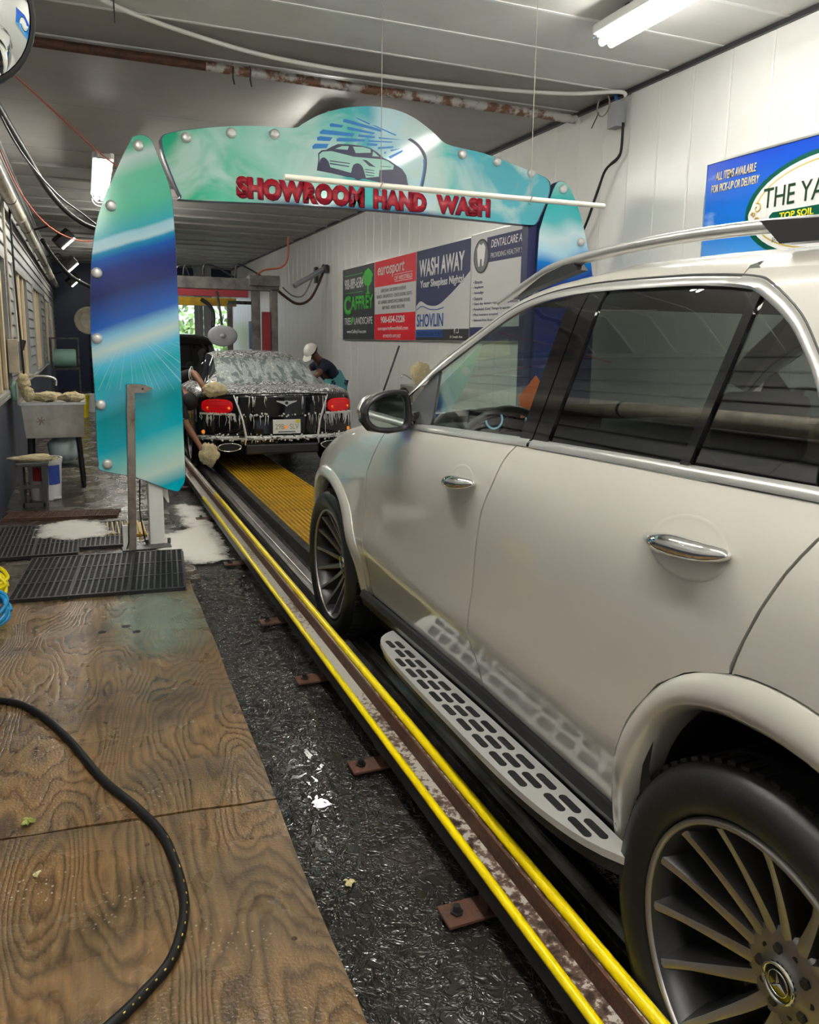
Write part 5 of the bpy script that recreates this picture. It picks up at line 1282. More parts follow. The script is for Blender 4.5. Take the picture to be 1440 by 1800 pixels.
for s in (-1,1):
    for k in range(30): x = s*(.54+.35*k/29); fm.lathe([(0,.012),(.012,.008),(.014,0),(.010,-.01),(0,-.013)], (x, tail_y(x)-.034, .712+rnd.uniform(-.006,.006)), 'z', 6)
    fm.tube([(s*.545,.0,.93),(s*.50,-.012,.80),(s*.45,-.022,.64),(s*.42,-.035,.46),(s*.43,-.03,.36)], [.006,.012,.012,.014,.008], 6)
tag(obj('lather', fm, 'foam_white', cp_, True), 'white lather running down the tail', None, None, 'stuff')

# dark car ahead of the coupe
fs = thing('dark_car', 'dark vehicle waiting beyond the soapy coupe', 'car', (1.62, 15.0, -.03))
st2 = [(.0,.80,.40,.98,.66,.58,1.02),(.05,.90,.30,1.02,.70,.60,1.22),(.15,.93,.24,1.04,.74,.60,1.52),(.5,.94,.22,1.04,.75,.60,1.62),(1.4,.94,.22,1.03,.75,.60,1.64),(2.2,.94,.22,1.02,.75,.59,1.58),(2.9,.93,.22,1.0,.74,.58,1.25),(3.3,.92,.22,.98,.70,.60,1.06),(4.2,.88,.24,.88,.6,.5,.95),(4.5,.7,.3,.75,.5,.4,.8)]
rows = loft_rows(refine(st2,4)); b2, g2_ = MB(), MB()
for i in range(len(rows)-1):
    yv = (rows[i][0][1]+rows[i+1][0][1])/2
    for j in range(nr-1):
        jm = min(j, nr-2-j); q = [rows[i][j], rows[i][j+1], rows[i+1][j+1], rows[i+1][j]]
        (g2_ if (7 <= jm <= 9 and .3 < yv < 2.7) or (jm >= 8 and .02 < yv < .14) else b2).add(q, [(0,1,2,3)])
b2.add(list(rows[0])+[(0,-.02,.65)], [(k+1,k,nr) for k in range(nr-1)])
o = weld(b2); o.name = 'body'; obj('body', o, 'gloss_black', fs); o = weld(g2_); obj('window_glass', o, 'dark_pane', fs)
for s in (-1,1):
    obj('tail_light', MB().box((s*.80,.0,.92), (.12,.06,.22), None, .02), 'print_red', fs)
    for y in (.9,3.6): wt = share('wheel', tire_me, fs, (s*.93,y,.37), (0,0,0 if s < 0 else PI), (.93,.93,.93)); share('rim_lip', rim_me, wt); share('hub', hub_me, wt)

# ------------------------------------------------------------------ people
def skin(name, V, E, material, parent, sub=2):
    me = bpy.data.meshes.new(name); me.from_pydata([v[:3] for v in V], E, []); o = bpy.data.objects.new(name, me); col.objects.link(o); o.parent = parent
    me.materials.append(MATS[material])
    m1 = o.modifiers.new('skin', 'SKIN'); m1.use_smooth_shade = True
    if not me.skin_vertices:
        bm = bmesh.new(); bm.from_mesh(me); bm.verts.layers.skin.verify(); bm.to_mesh(me); bm.free()
    for k, v in enumerate(V):
        r = v[3] if isinstance(v[3], tuple) else (v[3], v[3]); me.skin_vertices[0].data[k].radius = r
    me.skin_vertices[0].data[0].use_root = True
    m2 = o.modifiers.new('sub', 'SUBSURF'); m2.levels = sub; m2.render_levels = sub
    return o
def chain(V, E, start, pts):
    i = start
    for p in pts: V.append(p); E.append((i, len(V)-1)); i = len(V)-1
    return i
def lerp3(a, b, t): return tuple(a[i]+(b[i]-a[i])*t for i in range(3))
def person(name, label, J, skinm, shirt, trousers, sleeve, headgear):
    """J: joints in world space: pelvis chest neck head (centre) face(dir) lsh lel lha rsh rel rha lhip lkn lfo rhip rkn rfo"""
    t = thing(name, label, 'person', (J['lfo'][0], J['lfo'][1], 0)); o0 = Vector(t.location)
    L = lambda p: tuple(Vector(p)-o0)
    J = {k: L(p) for k, p in J.items() if k != 'face'} | {'face': J['face']}
    u0 = (Vector(J['head'])-Vector(J['neck'])).normalized(); f0 = Vector(J['face']); f0 = (f0-u0*f0.dot(u0)).normalized(); J['face'] = tuple(f0)
    V, E = [J['pelvis']+((.135,.105),)], []
    sp_ = chain(V, E, 0, [lerp3(J['pelvis'],J['chest'],.5)+((.13,.10),), J['chest']+((.15,.11),)])
    nk = chain(V, E, sp_, [J['neck']+(.058,)]); fd_ = Vector(J['face'])
    up_ = (Vector(J['head'])-Vector(J['neck'])).normalized()
    hd = Vector(J['head'])
    chain(V, E, nk, [tuple(hd-up_*.06+fd_*.015)+((.068,.075),), tuple(hd+up_*.01)+((.078,.095),), tuple(hd+up_*.09-fd_*.005)+((.06,.075),)])
    for s_ in 'lr':
        sh_ = chain(V, E, sp_, [J[s_+'sh']+(.062,)])
        el = chain(V, E, sh_, [lerp3(J[s_+'sh'],J[s_+'el'],.5)+(.050,), J[s_+'el']+(.041,)])
        wr_ = chain(V, E, el, [lerp3(J[s_+'el'],J[s_+'ha'],.4)+(.040,), lerp3(J[s_+'el'],J[s_+'ha'],.92)+(.027,)])
        d = (Vector(J[s_+'ha'])-Vector(J[s_+'el'])).normalized(); sd = d.orthogonal().normalized(); ha = Vector(J[s_+'ha'])
        pm_ = chain(V, E, wr_, [tuple(ha+d*.035)+((.036,.018),)])
        for q in range(4):
            o_ = sd*(.028-.0187*q); ln = (.062,.074,.068,.052)[q]
            chain(V, E, pm_, [tuple(ha+d*.075+o_)+(.0095,), tuple(ha+d*(.075+ln*.6)+o_+d.cross(sd)*.012)+(.009,), tuple(ha+d*(.075+ln)+o_+d.cross(sd)*.03)+(.0075,)])
        chain(V, E, wr_, [tuple(ha+d*.03+sd*.042)+(.011,), tuple(ha+d*.065+sd*.055)+(.009,)])
        hp2 = chain(V, E, 0, [J[s_+'hip']+(.095,)])
        ft = chain(V, E, hp2, [lerp3(J[s_+'hip'],J[s_+'kn'],.5)+(.080,), J[s_+'kn']+(.060,), lerp3(J[s_+'kn'],J[s_+'fo'],.35)+(.058,), J[s_+'fo'][:2]+(.09,.042)])
        f2 = Vector((J['face'][0], J['face'][1], 0)).normalized(); chain(V, E, ft, [(J[s_+'fo'][0]+f2.x*.10, J[s_+'fo'][1]+f2.y*.10, .035, .034), (J[s_+'fo'][0]+f2.x*.19, J[s_+'fo'][1]+f2.y*.19, .03, .026)])
    skin('body', V, E, skinm, t)
    # shirt
    V, E = [lerp3(J['pelvis'],J['chest'],-.02)+((.16,.125),)], []
    c_ = chain(V, E, 0, [lerp3(J['pelvis'],J['chest'],.5)+((.155,.125),), J['chest']+((.172,.132),)])
    chain(V, E, c_, [lerp3(J['chest'],J['neck'],.75)+(.072,)])
    for s_ in 'lr':
        k = chain(V, E, c_, [J[s_+'sh']+(.080,)]); chain(V, E, k, [lerp3(J[s_+'sh'],J[s_+'el'],sleeve*.6)+(.068,), lerp3(J[s_+'sh'],J[s_+'el'],sleeve)+(.064,)])
    skin('shirt', V, E, shirt, t)
    V, E = [J['pelvis']+((.15,.12),)], []
    for s_ in 'lr':
        k = chain(V, E, 0, [J[s_+'hip']+(.112,)]); chain(V, E, k, [lerp3(J[s_+'hip'],J[s_+'kn'],.5)+(.096,), J[s_+'kn']+(.078,), lerp3(J[s_+'kn'],J[s_+'fo'],.4)+(.072,), J[s_+'fo'][:2]+(.12,.062)])
    skin('trousers', V, E, trousers, t)
    for s_ in 'lr':
        f2 = Vector((J['face'][0], J['face'][1], 0)).normalized(); fo = J[s_+'fo']
        obj('shoe', MB().tube([(fo[0]-f2.x*.06,fo[1]-f2.y*.06,.045),(fo[0]+f2.x*.02,fo[1]+f2.y*.02,.05),(fo[0]+f2.x*.12,fo[1]+f2.y*.12,.042),(fo[0]+f2.x*.21,fo[1]+f2.y*.21,.034)], [.04,.052,.05,.03], 10, squash=.85), 'black_plastic', t, True)
    # face
    side_ = up_.cross(fd_).normalized()
    face = lambda a, b, c: tuple(hd + side_*a + up_*b + fd_*c)
    obj('nose', MB().tube([face(0,.035,.090),face(0,.005,.112),face(0,-.012,.104)], [.008,.015,.010], 8), skinm, t, True)
    for q in (-1,1):
        obj('eye', MB().lathe([(0,.009),(.007,.006),(.010,0),(.007,-.006),(0,-.009)], face(q*.032,.022,.090), 'z', 8), 'hair', t, True)
        obj('ear', MB().lathe([(0,.026),(.012,.018),(.016,0),(.012,-.018),(0,-.026)], face(q*.082,.0,.0), 'z', 8), skinm, t, True)
    obj('mouth', MB().tube([face(-.025,-.048,.088),face(0,-.048,.097),face(.025,-.048,.088)], .006, 6), skinm, t, True)
    dome = lambda R0, lo, sx=1.0: [[tuple(hd + side_*(R0*math.sin(p)*math.cos(a)*.86) + fd_*(R0*math.sin(p)*math.sin(a)) + up_*(R0*math.cos(p)*1.0+.022)) for a in [2*PI*k/24 for k in range(25)]] for p in [lo*k/8 for k in range(9)]]
    if headgear == 'cap':
        obj('hair', MB().grid(dome(.112,1.75)), 'hair', t, True)
        cpo = obj('cap', MB().grid(dome(.122,1.45)), 'cap_white', t, True)
        obj('cap_brim', MB().grid([[tuple(hd + side_*(.085*u) + up_*(.035-.02*v) + fd_*(.10+.10*v*(1-.35*u*u))) for u in (-1,-.6,-.2,.2,.6,1)] for v in (0,.4,.8,1)]), 'cap_white', cpo, True)
    else:
        obj('hair', MB().grid(dome(.118,1.85)), 'hair', t, True)
    return t
# man with white cap on the far side of the coupe, leaning towards its roof
pr = person('person', 'person in white cap and navy shirt leaning over the far side of the coupe', dict(pelvis=(3.62,11.95,.86), chest=(3.45,11.85,1.12), neck=(3.30,11.78,1.24), head=(3.19,11.72,1.345), face=(-.72,-.42,-.55),
    lsh=(3.38,11.66,1.16), lel=(3.20,11.56,.98), lha=(3.08,11.55,1.00), rsh=(3.36,12.02,1.16), rel=(3.16,12.10,1.02), rha=(3.06,12.08,1.06), lhip=(3.64,11.86,.82), lkn=(3.60,11.82,.45), lfo=(3.66,11.80,.03), rhip=(3.64,12.05,.82), rkn=(3.60,12.10,.45), rfo=(3.68,12.12,.03)),
    'skin_dark', 'navy_cloth', 'jeans', .55, 'cap')
o = obj('apron', MB().tube([tuple(Vector(p)-Vector(pr.location)) for p in ((3.56,11.90,1.0),(3.63,11.93,.86),(3.62,11.92,.70),(3.60,11.92,.55))], [.15,.18,.19,.20], 12), 'teal_cloth', pr, True)
# bending washer on the near side
pl_ = person('person', 'person with dark hair bending to wash the near side of the coupe', dict(pelvis=(.62,9.62,.86), chest=(.84,9.40,1.00), neck=(.97,9.28,.95), head=(1.05,9.19,.845), face=(.55,.35,-.75),
    lsh=(.98,9.46,1.06), lel=(1.145,9.32,1.14), lha=(1.225,9.12,1.00), rsh=(.93,9.16,.94), rel=(1.015,9.10,.58), rha=(1.165,8.98,.31), lhip=(.58,9.72,.84), lkn=(.66,9.74,.46), lfo=(.56,9.76,.03), rhip=(.60,9.52,.84), rkn=(.68,9.48,.46), rfo=(.58,9.46,.03)),
    'skin_brown', 'black_cloth', 'black_cloth', .92, 'hair')
o0 = Vector(pl_.location)
for k, dz in enumerate((-.012, .014)): obj('sleeve_stripe', MB().tube([tuple(Vector((1.118,9.342,1.128))-o0+Vector((.066*math.cos(a)*.35+dz*.6, .066*math.cos(a)*.9, .066*math.sin(a)+dz))) for a in [2*PI*q/18 for q in range(18)]], .005, 5, closed=True), 'print_white', pl_)
obj('apron', MB().tube([tuple(Vector(p)-o0) for p in ((.92,9.22,.92),(.94,9.16,.76),(.95,9.14,.62))], [.05,.09,.10], 10), 'pale_blue_soap', pl_, True)

# ------------------------------------------------------------------ wash mitts
def fleece(name, label, c, r, seed, cat='wash mitt', grp='fleece wash mitts', rot=0):
    bm = bmesh.new(); bmesh.ops.create_icosphere(bm, subdivisions=4, radius=1)
    for v in bm.verts:
        d = v.co.normalized(); n = 1 + .28*noise.noise(d*1.7+Vector((seed,0,0))) + .18*noise.noise(d*6+Vector((0,seed,0))) + .13*noise.noise(d*15)
        v.co = Vector((d.x*r[0], d.y*r[1], d.z*r[2]))*n
    me = bpy.data.meshes.new(name); bm.to_mesh(me); bm.free(); me.polygons.foreach_set('use_smooth', [True]*len(me.polygons))
    o = obj(name, me, 'fleece'); o.location = c; o.rotation_euler = (0,0,rot); return tag(o, label, cat, grp)
fleece('wash_mitt', 'cream fleece mitt rubbing the left haunch of the coupe', (1.325,8.99,.965), (.125,.08,.080), 1)
fleece('wash_mitt', 'cream fleece mitt held low by the rear bumper of the coupe', (1.235,8.93,.245), (.10,.07,.135), 2)

# ------------------------------------------------------------------ left side: sink, stool, bucket
sk = thing('utility_sink', 'stainless steel utility sink on black legs against the left wall', 'sink', (-.60, 8.55, 0))
obj('basin', MB().prism([(0,.865),(.575,.865),(.56,.53),(.03,.53)], lambda u, v, t: (u, t, v), 0, .55), 'sink_steel', sk)
obj('rim', MB().span((-.012,-.015,.855), (.59,0,.88)).span((-.012,.55,.855), (.59,.565,.88)).span((-.012,0,.855), (.0,.55,.88)).span((.578,0,.855), (.59,.55,.88)), 'satin_chrome', sk)
obj('backsplash', MB().span((-.03,-.01,.86), (-.012,.56,1.08), .004), 'sink_steel', sk)
for k in range(3):
    a = PI*k/3+.3; obj('stamped_mark', MB().box((.17,-.0025-.001*k,.70), (.012,.004,.085), Matrix.Rotation(a,3,'Y'), .001), 'post_steel', sk)
for x, y in ((.06,.06),(.50,.06),(.06,.5),(.50,.5)): obj('leg', MB().tube([(x,y,.53),(x+(.03 if x > .3 else -.02),y,.0)], .024, 8), 'black_plastic', sk)
obj('shelf', MB().box((.28,.28,.22), (.44,.42,.02)), 'steel_dark', sk)
obj('faucet', MB().tube(bez([(.03,.30,.95),(.05,.30,1.10),(.18,.30,1.13),(.31,.30,1.10),(.32,.30,1.03)],5), .010, 8), 'satin_chrome', sk, True)
tag(obj('soap_jug', MB().lathe([(0,.26),(.10,.26),(.15,.34),(.16,.44),(.10,.50),(.03,.52),(0,.52)], (-.24,8.85,-.0), 'z', 16), 'glass_clear' if False else 'pale_blue_soap', None, True), 'pale translucent soap jug under the utility sink', 'jug')
for k, (x, y, z, rx, ry, rz) in enumerate(((-.37,8.72,.925,.13,.15,.055),(-.14,8.72,.92,.12,.15,.05),(-.57,8.66,1.07,.06,.08,.085),(-.53,8.60,.96,.055,.05,.07))):
    fleece('wash_mitt', ['cream fleece mitt lying on the left half of the sink', 'cream fleece mitt lying on the right half of the sink', 'cream fleece mitt hooked high over the sink corner', 'cream fleece mitt drooping at the left sink corner'][k], (x,y,z), (rx,ry,rz), 10+k)
tag(obj('green_cloth', MB().tube([(-.645,8.58,.90),(-.65,8.60,1.02),(-.64,8.66,1.08)], [.03,.045,.02], 8), 'green_jug', None, True), 'green cloth stuffed behind the sink by the wall', 'cloth')
sl = thing('step_stool', 'dark grey plastic stool with open front beside the left wall', 'stool', (-.60, 7.62, 0))
obj('leg_panel', MB().prism([(0,.40),(.045,.40),(.045,0),(.02,0)], lambda u, v, t: (u,t,v), 0,.30), 'plastic_grey', sl)
obj('leg_panel', MB().prism([(.195,.40),(.24,.40),(.225,0),(.195,0)], lambda u, v, t: (u,t,v), 0,.30), 'plastic_grey', sl)
obj('seat', MB().span((-.01,-.005,.385), (.25,.30,.42), .008), 'plastic_grey', sl)
obj('rail', MB().span((.04,.0,.19), (.20,.02,.225)).span((.03,0,.02), (.21,.02,.06)), 'plastic_grey', sl)
bk = thing('soap_bucket', 'white soap bucket with red and blue label behind the stool', 'bucket', (-.40, 8.08, 0))
obj('body', MB().lathe([(0,.0),(.13,.0),(.15,.36),(.158,.36),(.158,.40),(.14,.40)], (0,0,0), 'z', 24), 'bucket_white', bk, True, sharp=.7)
obj('red_label', MB().grid([[(.1475*math.sin(a)*1.0,-.1475*math.cos(a),z) for z in (.20,.34)] for a in [-.75+.1*k for k in range(10)]]), 'label_red', bk)
obj('blue_label', MB().grid([[(.1490*math.sin(a),-.1490*math.cos(a),z) for z in (.16,.34)] for a in [.25+.1*k for k in range(9)]]), 'label_blue', bk)
fleece('wash_mitt', 'long cream fleece mitt lying across the stool top', (-.46,7.76,.44), (.185,.09,.035), 31)
tag(obj('bar_of_soap', MB().box((-.30,7.98,.028), (.07,.025,.02), Matrix.Rotation(.4,3,'Z'), .006), 'bucket_white'), 'small white plastic scrap on the floor beside the bucket', 'scrap')
wb = thing('wall_box', 'dusty grey switch box on the left wall above the sink', 'box', (-.70, 9.0, 1.32))
obj('case', MB().box((.04,0,0), (.10,.20,.34), None, .008), 'pipe_beige', wb); obj('cover', MB().box((.094,0,0), (.008,.17,.30), None, .004), 'steel', wb)
obj('conduit', MB().tube([(.03,.02,.17),(.03,.02,1.9)], .014, 8), 'pipe_beige', wb)
tag(obj('wall_cable', MB().tube(bez([(-.66,9.75,3.1),(-.655,9.72,2.4),(-.64,9.7,1.7),(-.62,9.62,1.2),(-.63,9.6,1.02)],5), .012, 6), 'hose_black', None, True), 'black cable running down the siding behind the switch box', 'cable')
wd_ = thing('spray_wand', 'black spray gun wand hanging on the left wall past the switch box', 'tool', (-.665,10.12,1.2))
obj('lance', MB().tube([(0,0,.30),(.01,0,-.15)], .010, 8), 'black_plastic', wd_); obj('grip', MB().box((.02,0,.22), (.05,.04,.12), Matrix.Rotation(.3,3,'Y'), .01), 'black_plastic', wd_)
# big beige pipe along the left wall
pp = thing('wall_pipe', 'large beige plastic pipe running along the top of the left wall', 'pipe', (-.60, 0, 2.86))
obj('pipe_length', MB().tube([(0,YN+.2,0),(0,24,0)], .058, 14), 'pipe_beige', pp, True)
for k, y in enumerate((-3,-1,1.0,3.0,5.0,7.0,9.0,10.3,11.4,13.2,16.5,20)):
    obj('coupling' if k % 2 else 'strap', MB().tube([(0,y,0),(0,y+(.16 if k % 2 else .03),0)], .066 if k % 2 else .063, 14), 'pipe_beige' if k % 2 else 'steel_dark', pp, True)
    obj('hanger', MB().box((-.06,y+.02,.04), (.10,.02,.03)), 'steel_dark', pp)
# overhead hoses
tag(obj('overhead_hose', MB().tube(bez([(-.62,6.6,3.50),(-.58,7.6,3.44),(-.45,8.9,3.32),(-.28,10.0,3.12),(-.05,10.9,2.98),(.25,11.6,2.93),(.7,12.3,3.0),(1.2,13.0,3.25)],6), .032, 8), 'hose_black', None, True), 'thick black hose drooping from the left wall across the ceiling', 'hose')
tag(obj('overhead_hose', MB().tube(bez([(-.55,15,3.1),(-.40,17,2.95),(-.1,19,2.75),(.5,20.5,2.62),(1.2,22,2.9),(1.3,23.5,3.3),(1.3,24.5,ZC)],5), .04, 6), 'hose_black', None, True), 'black hose hanging low in front of the far navy wall', 'hose')
tag(obj('orange_cord', MB().tube(bez([(-.66,5.9,3.42),(-.35,6.7,3.36),(0,7.6,3.26),(.25,8.3,3.20),(.5,8.9,3.18)],5), .008, 6), 'cable_orange', None, True), 'orange extension cord stretched from the left wall to the caged lamp', 'cord')
tag(obj('orange_cord', MB().tube(bez([(-.66,6.9,3.42),(-.60,8.0,3.16),(-.50,9.2,2.93),(-.30,10.2,2.76),(-.02,10.9,2.70),(.25,11.3,2.76),(.6,11.7,2.95)],6), .008, 6), 'cable_orange', None, True), 'orange cord sagging in a loop below the thick black hose', 'cord')
tag(obj('grey_cord', MB().tube(bez([(-.62,7.6,3.5),(-.45,8.6,3.22),(-.18,9.9,3.06),(.05,10.7,3.0),(.3,11.6,2.93)],5), .012, 6), 'steel_dark', None, True), 'dark cable twined along the thick black overhead hose', 'cord')
# convex mirror
cm = thing('convex_mirror', 'round convex safety mirror in the upper left corner', 'mirror', (-.228, 2.3, 2.304)); cm.scale = (.68,.68,.68)
ax_ = Vector((.50,-.80,-.25)).normalized(); Rm = ax_.to_track_quat('Z','Y').to_matrix()
def disc(prof, n=40):
    return [[tuple(Rm @ Vector((r*math.cos(a), r*math.sin(a), h))) for r, h in prof] for a in [2*PI*k/n for k in range(n+1)]]
obj('mirror_glass', MB().grid(disc([(.001,.075),(.08,.070),(.16,.053),(.215,.032),(.24,.018)])), 'mirror', cm, True)
obj('mirror_rim', MB().grid(disc([(.238,.022),(.252,.024),(.262,.012),(.262,-.01),(.2,-.03)])), 'black_rubber', cm, True)
obj('mirror_back', MB().grid(disc([(.001,-.06),(.15,-.05),(.25,-.015),(.270,-.012),(.268,.0)])), 'white_enamel', cm, True)
obj('mount_arm', MB().tube([tuple(Rm @ Vector((0,0,-.05))), tuple(Rm @ Vector((0,0,-.12))), (-.70,.22,.12)], .015, 8), 'steel_dark', cm)

# ------------------------------------------------------------------ right wall fittings
jb = thing('junction_box', 'grey junction box with coiled cable at the top of the right wall', 'box', (XR-.06, 5.80, 3.40))
obj('case', MB().box((0,0,0), (.09,.13,.20), None, .006), 'grey_panel', jb)
obj('coil', MB().tube([(-.05, .12+.085*math.cos(a)*(1+.06*math.sin(3.3*a)), .10+.085*math.sin(a)) for a in [2*PI*k/20 for k in range(58)]], .005, 5), 'cord', jb)
obj('cable_tail', MB().tube([(-.05,.18,.06),(-.06,.26,-.05)], .005, 5), 'steel_dark', jb)
obj('blue_sleeve', MB().tube(bez([(.0,.05,.19),(-.01,.02,.17),(-.01,-.02,.08),(-.01,-.02,-.02)],4), .016, 8), 'print_blue', jb, True)
tag(obj('wall_cable', MB().tube(bez([(4.21,5.73,3.33),(4.22,5.75,3.12),(4.215,5.80,3.05),(4.19,5.91,2.99),(4.19,6.015,2.82),(4.2,6.16,2.60),(4.19,6.305,2.42),(4.12,6.45,2.25)],5), .011, 6).tube(bez([(4.21,5.735,3.33),(4.225,5.77,3.1),(4.19,5.93,2.97),(4.2,6.18,2.58),(4.19,6.33,2.40)],5), .008, 5), 'hose_black', None, True), 'black cables running down the right wall to the arch', 'cable')
tag(obj('broom_pole', MB().tube([(XR-.10,10.56,1.461),(XR-.36,11.25,.0)], .014, 8), 'steel_dark', None, True), 'dark metal pole leaning against the right wall below the signs', 'pole')
rs = thing('wall_sink', 'grey wash basin with bent faucet by the right wall', 'sink', (3.86, 9.3, 0))
obj('basin', MB().box((.15,.2,.86), (.34,.45,.22), None, .01), 'sink_steel', rs); obj('leg', MB().span((.0,.0,0), (.03,.03,.76)), 'steel_dark', rs); obj('leg', MB().span((.28,.0,0), (.31,.03,.76)), 'steel_dark', rs)
obj('faucet', MB().tube(bez([(.05,.2,1.04),(-.02,.2,1.09),(-.07,.2,1.10),(-.09,.2,1.06)],5), .008, 8), 'satin_chrome', rs, True)
fleece('wash_mitt', 'cream fleece mitt heaped on the basin by the right wall', (4.00,9.42,1.13), (.13,.12,.13), 21)
tag(obj('rubber_glove', MB().tube(bez([(3.66,9.4,.84),(3.70,9.38,.90),(3.76,9.37,.93),(3.81,9.36,.87)],4), [.02]*13, 8), 'black_rubber', None, True), 'black rubber glove beside the basin behind the SUV mirror', 'glove')
wb_ = thing('wall_bar', 'grey steel bar with a looping hose bracketed to the right wall', 'bar', (4.20, 14.5, 2.8))
obj('bar', MB().tube([(0,0,.03),(-.62,-.15,-.32)], .05, 6), 'grey_panel', wb_); obj('bracket', MB().box((.0,.6,-.05), (.06,.12,.30), None, .006), 'steel_dark', wb_)
obj('bracket', MB().box((.0,0,.02), (.06,.25,.14), None, .006), 'steel_dark', wb_)
obj('hose_loop', MB().tube(bez([(-.02,.0,.10),(-.05,.05,-.12),(-.25,.1,-.52),(-.50,.1,-.62),(-.78,.0,-.48),(-.95,-.1,-.36)],6), .025, 8), 'rust', wb_, True)
obj('hose_loop', MB().tube(bez([(-.22,.05,-.15),(-.38,.1,-.46),(-.58,.1,-.48),(-.80,.0,-.34)],6), .014, 8), 'cord', wb_, True)

# ------------------------------------------------------------------ far wash machinery
fr = thing('wash_gantry', 'steel washing gantry with red and yellow beams beyond the coupe', 'machine', (0, 14.1, 0))
obj('top_beam', MB().span((1.1,0,2.36), (3.25,.16,2.56), .01), 'dirty_steel', fr)
obj('red_beam', MB().span((1.1,-.02,2.24), (2.70,.12,2.35)), 'red_paint', fr)
obj('yellow_beam', MB().span((1.2,.6,2.10), (2.60,.72,2.24)), 'yellow_grate', fr)
obj('corner_box', MB().span((2.72,-.06,2.44), (3.25,.22,2.62), .01), 'dirty_steel', fr)
obj('column', MB().span((3.10,0,0), (3.22,.14,2.40), .01), 'dirty_steel', fr); obj('column', MB().span((2.78,.05,0), (2.92,.17,2.40), .01), 'dirty_steel', fr)
obj('red_panel', MB().span((2.95,-.02,0), (3.08,.10,2.0)), 'red_paint', fr)
obj('post', MB().span((2.43,.55,0), (2.52,.65,2.16), .01), 'dirty_steel', fr); obj('cross_arm', MB().span((2.45,.55,2.14), (2.95,.62,2.20)), 'steel_dark', fr)
obj('hose', MB().tube(bez([(1.95,.4,2.2),(2.08,.35,2.1),(2.14,.3,1.95),(2.12,.25,1.72)],5), .035, 8), 'black_plastic', fr, True)
for k, x in enumerate((1.5,1.62,1.95,2.5)): obj('cable_loop', MB().tube(bez([(x,.05,2.56),(x+.03,.05,2.70+.03*k),(x+.15+.1*(k > 1),.05,2.72),(x+.22+.3*(k > 1),.05,2.57)],5), .016, 6), 'black_plastic', fr, True)
obj('red_cable', MB().tube(bez([(2.85,.05,2.62),(3.0,.05,2.72),(3.3,.05,2.78),(3.42,.05,2.95),(3.42,.0,3.3)],5), .018, 6), 'cable_orange', fr, True)
dk = thing('mist_brush', 'round grey hanging wash brush beyond the coupe roof', 'brush', (2.19, 13.75, 1.57)); dk.scale = (1.0, 1.0, .72)
obj('brush_disc', MB().lathe([(0,-.03),(.12,-.028),(.22,-.02),(.25,0),(.22,.03),(0,.05)], (0,0,0), 'y', 28), 'mist_disc', dk, True)
obj('hub', MB().lathe([(0,-.06),(.05,-.05),(.06,-.02)], (0,0,0), 'y', 14), 'grey_panel', dk, True)
obj('hanger_pipe', MB().tube([(.0,.02,.2),(-.03,.1,.7),(-.03,.38,1.10)], .02, 8), 'black_plastic', dk)
sh_ = thing('exit_screen', 'grey hanging curtain panel at the tunnel exit', 'curtain', (3.05, 24.2, 0))
for k in range(4): obj('curtain_strip', MB().span((k*.13,.0+.02*(k % 2),.2), (k*.13+.125,.015+.02*(k % 2),ZC)), 'grey_panel', sh_)
tag(obj('wall_notice', MB().span((XR-.02,21.2,1.25), (XR,22.1,2.0), .003), 'print_blue'), 'small blue notice on the far end of the right wall', 'notice')
bd = thing('buffer_disc', 'round straw-coloured buffer disc on a stand before the navy wall', 'brush', (.12, 17.85, 0))
obj('disc', MB().lathe([(0,.10),(.10,.08),(.13,.0),(.26,-.03),(.28,-.05),(.24,-.02),(0,.02)], (0,0,1.85), 'y', 24), 'pipe_beige', bd, True)
obj('pole', MB().tube([(0,.12,.012),(0,.12,1.9),(0,.06,1.88)], .02, 8), 'steel_dark', bd)
obj('foot', MB().lathe([(0,.04),(.16,.03),(.18,.012)], (0,.12,0), 'z', 16), 'steel_dark', bd)
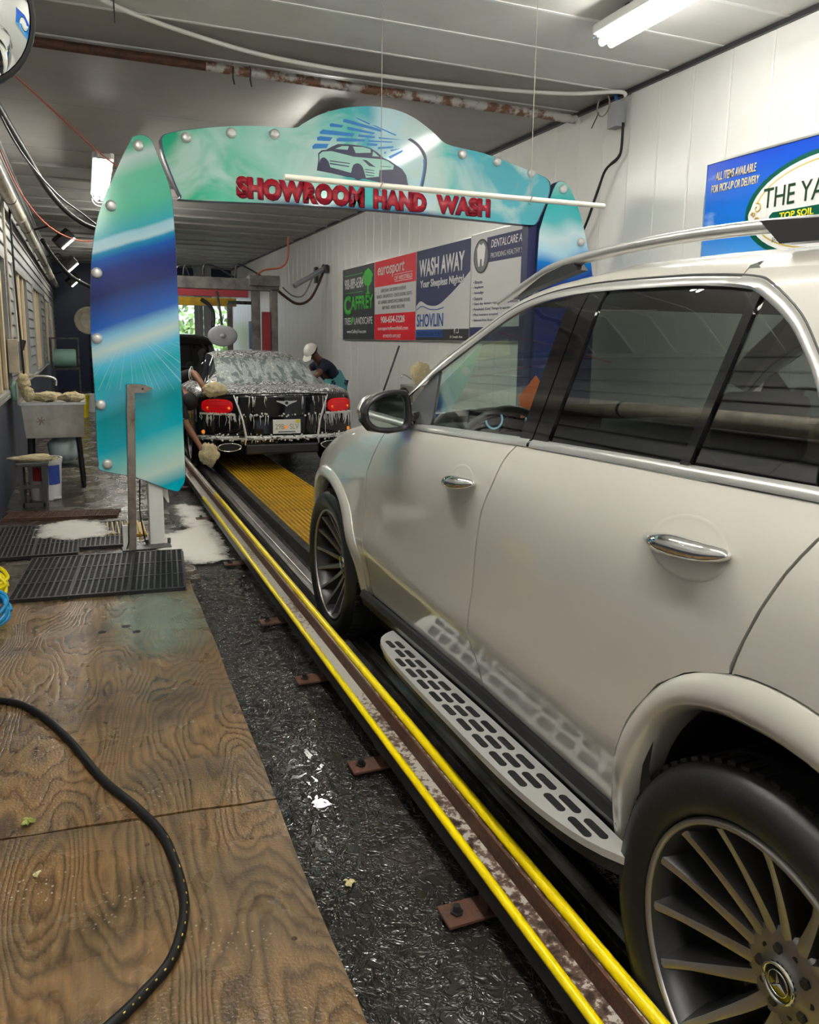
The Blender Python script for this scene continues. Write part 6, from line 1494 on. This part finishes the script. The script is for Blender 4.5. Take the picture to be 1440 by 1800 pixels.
# clutter by the navy wall
for k, (x, y, mt_, lab) in enumerate(((-.35,17.0,'green_jug','green plastic drum on the rack by the far left wall'),)):
    rk = thing('drum_rack', 'wire rack holding a drum by the far left wall', 'rack', (x,y,0))
    for a, b in ((-.25,-.2),(.25,-.2),(-.25,.2),(.25,.2)): obj('leg', MB().span((a-.015,b-.015,0), (a+.015,b+.015,1.5)), 'steel_dark', rk)
    obj('shelf', MB().span((-.26,-.22,.88), (.26,.22,.91)), 'steel_dark', rk); obj('shelf', MB().span((-.26,-.22,1.47), (.26,.22,1.5)), 'steel_dark', rk)
    tag(obj('drum', MB().lathe([(0,-.20),(.17,-.20),(.18,-.17),(.18,.17),(.17,.20),(0,.20)], (x,y,1.10), 'x', 20), mt_, None, True, sharp=.6), lab, 'drum')
tag(obj('drum', MB().lathe([(0,-.18),(.15,-.18),(.16,-.15),(.16,.15),(.15,.18),(0,.18)], (-.28,16.62,.172), 'x', 20), 'pink_jug', None, True, sharp=.6), 'pink plastic drum low beside the wire rack', 'drum')
tag(obj('mop_bucket', MB().lathe([(0,0),(.13,0),(.17,.42),(.15,.42),(.12,.05),(0,.05)], (-.12,16.2,.012), 'z', 20), 'yellow_hose', None, True, sharp=.6), 'yellow mop bucket on the floor at the far left', 'bucket')
tag(obj('white_bucket', MB().lathe([(0,0),(.13,0),(.15,.36),(.13,.36),(.11,.05),(0,.05)], (.12,17.4,.012), 'z', 20), 'bucket_white', None, True, sharp=.6), 'white pail beside the yellow mop bucket', 'bucket')
# trees outside the exit
for k, (x, y, z, r) in enumerate(((3.0,30,1.2,1.6),(6.4,31,1.6,1.7),(4.6,35.2,2.4,2.3),(-.4,33.5,1.5,1.7),(9.6,35,2.5,2.3))):
    t = thing('tree', ['leafy bush in the left of the exit opening', 'leafy tree in the right of the exit opening', 'tall tree behind the exit bushes', 'bush left of the exit behind the wall', 'tree far right outside the exit'][k], 'tree', (x,y,-.3), 0, 'trees outside the exit')
    mb = MB(); rnd = random.Random(k)
    for q in range(420):
        u = Vector((rnd.gauss(0,1),rnd.gauss(0,1),rnd.gauss(0,1))).normalized()*r*rnd.uniform(.75,1.0); c = Vector((u.x,u.y,z+u.z*.8)); s_ = rnd.uniform(.12,.28)
        a = Vector((rnd.gauss(0,1),rnd.gauss(0,1),rnd.gauss(0,1))).normalized(); b = a.orthogonal().normalized()
        mb.add([c-a*s_, c+b*s_*.6, c+a*s_, c-b*s_*.6], [(0,1,2,3)])
    tag(obj('foliage', mb, 'foliage', t, fix=False), None, None, None, 'stuff'); obj('trunk', MB().tube([(0,0,0),(0,0,z)], .12, 8), 'rust', t)
sn = bpy.data.lights.new('sun', 'SUN'); sn.energy = 3.0; sn.angle = .3; so = bpy.data.objects.new('sun', sn); col.objects.link(so); so.rotation_euler = (math.radians(38), math.radians(-20), 0)
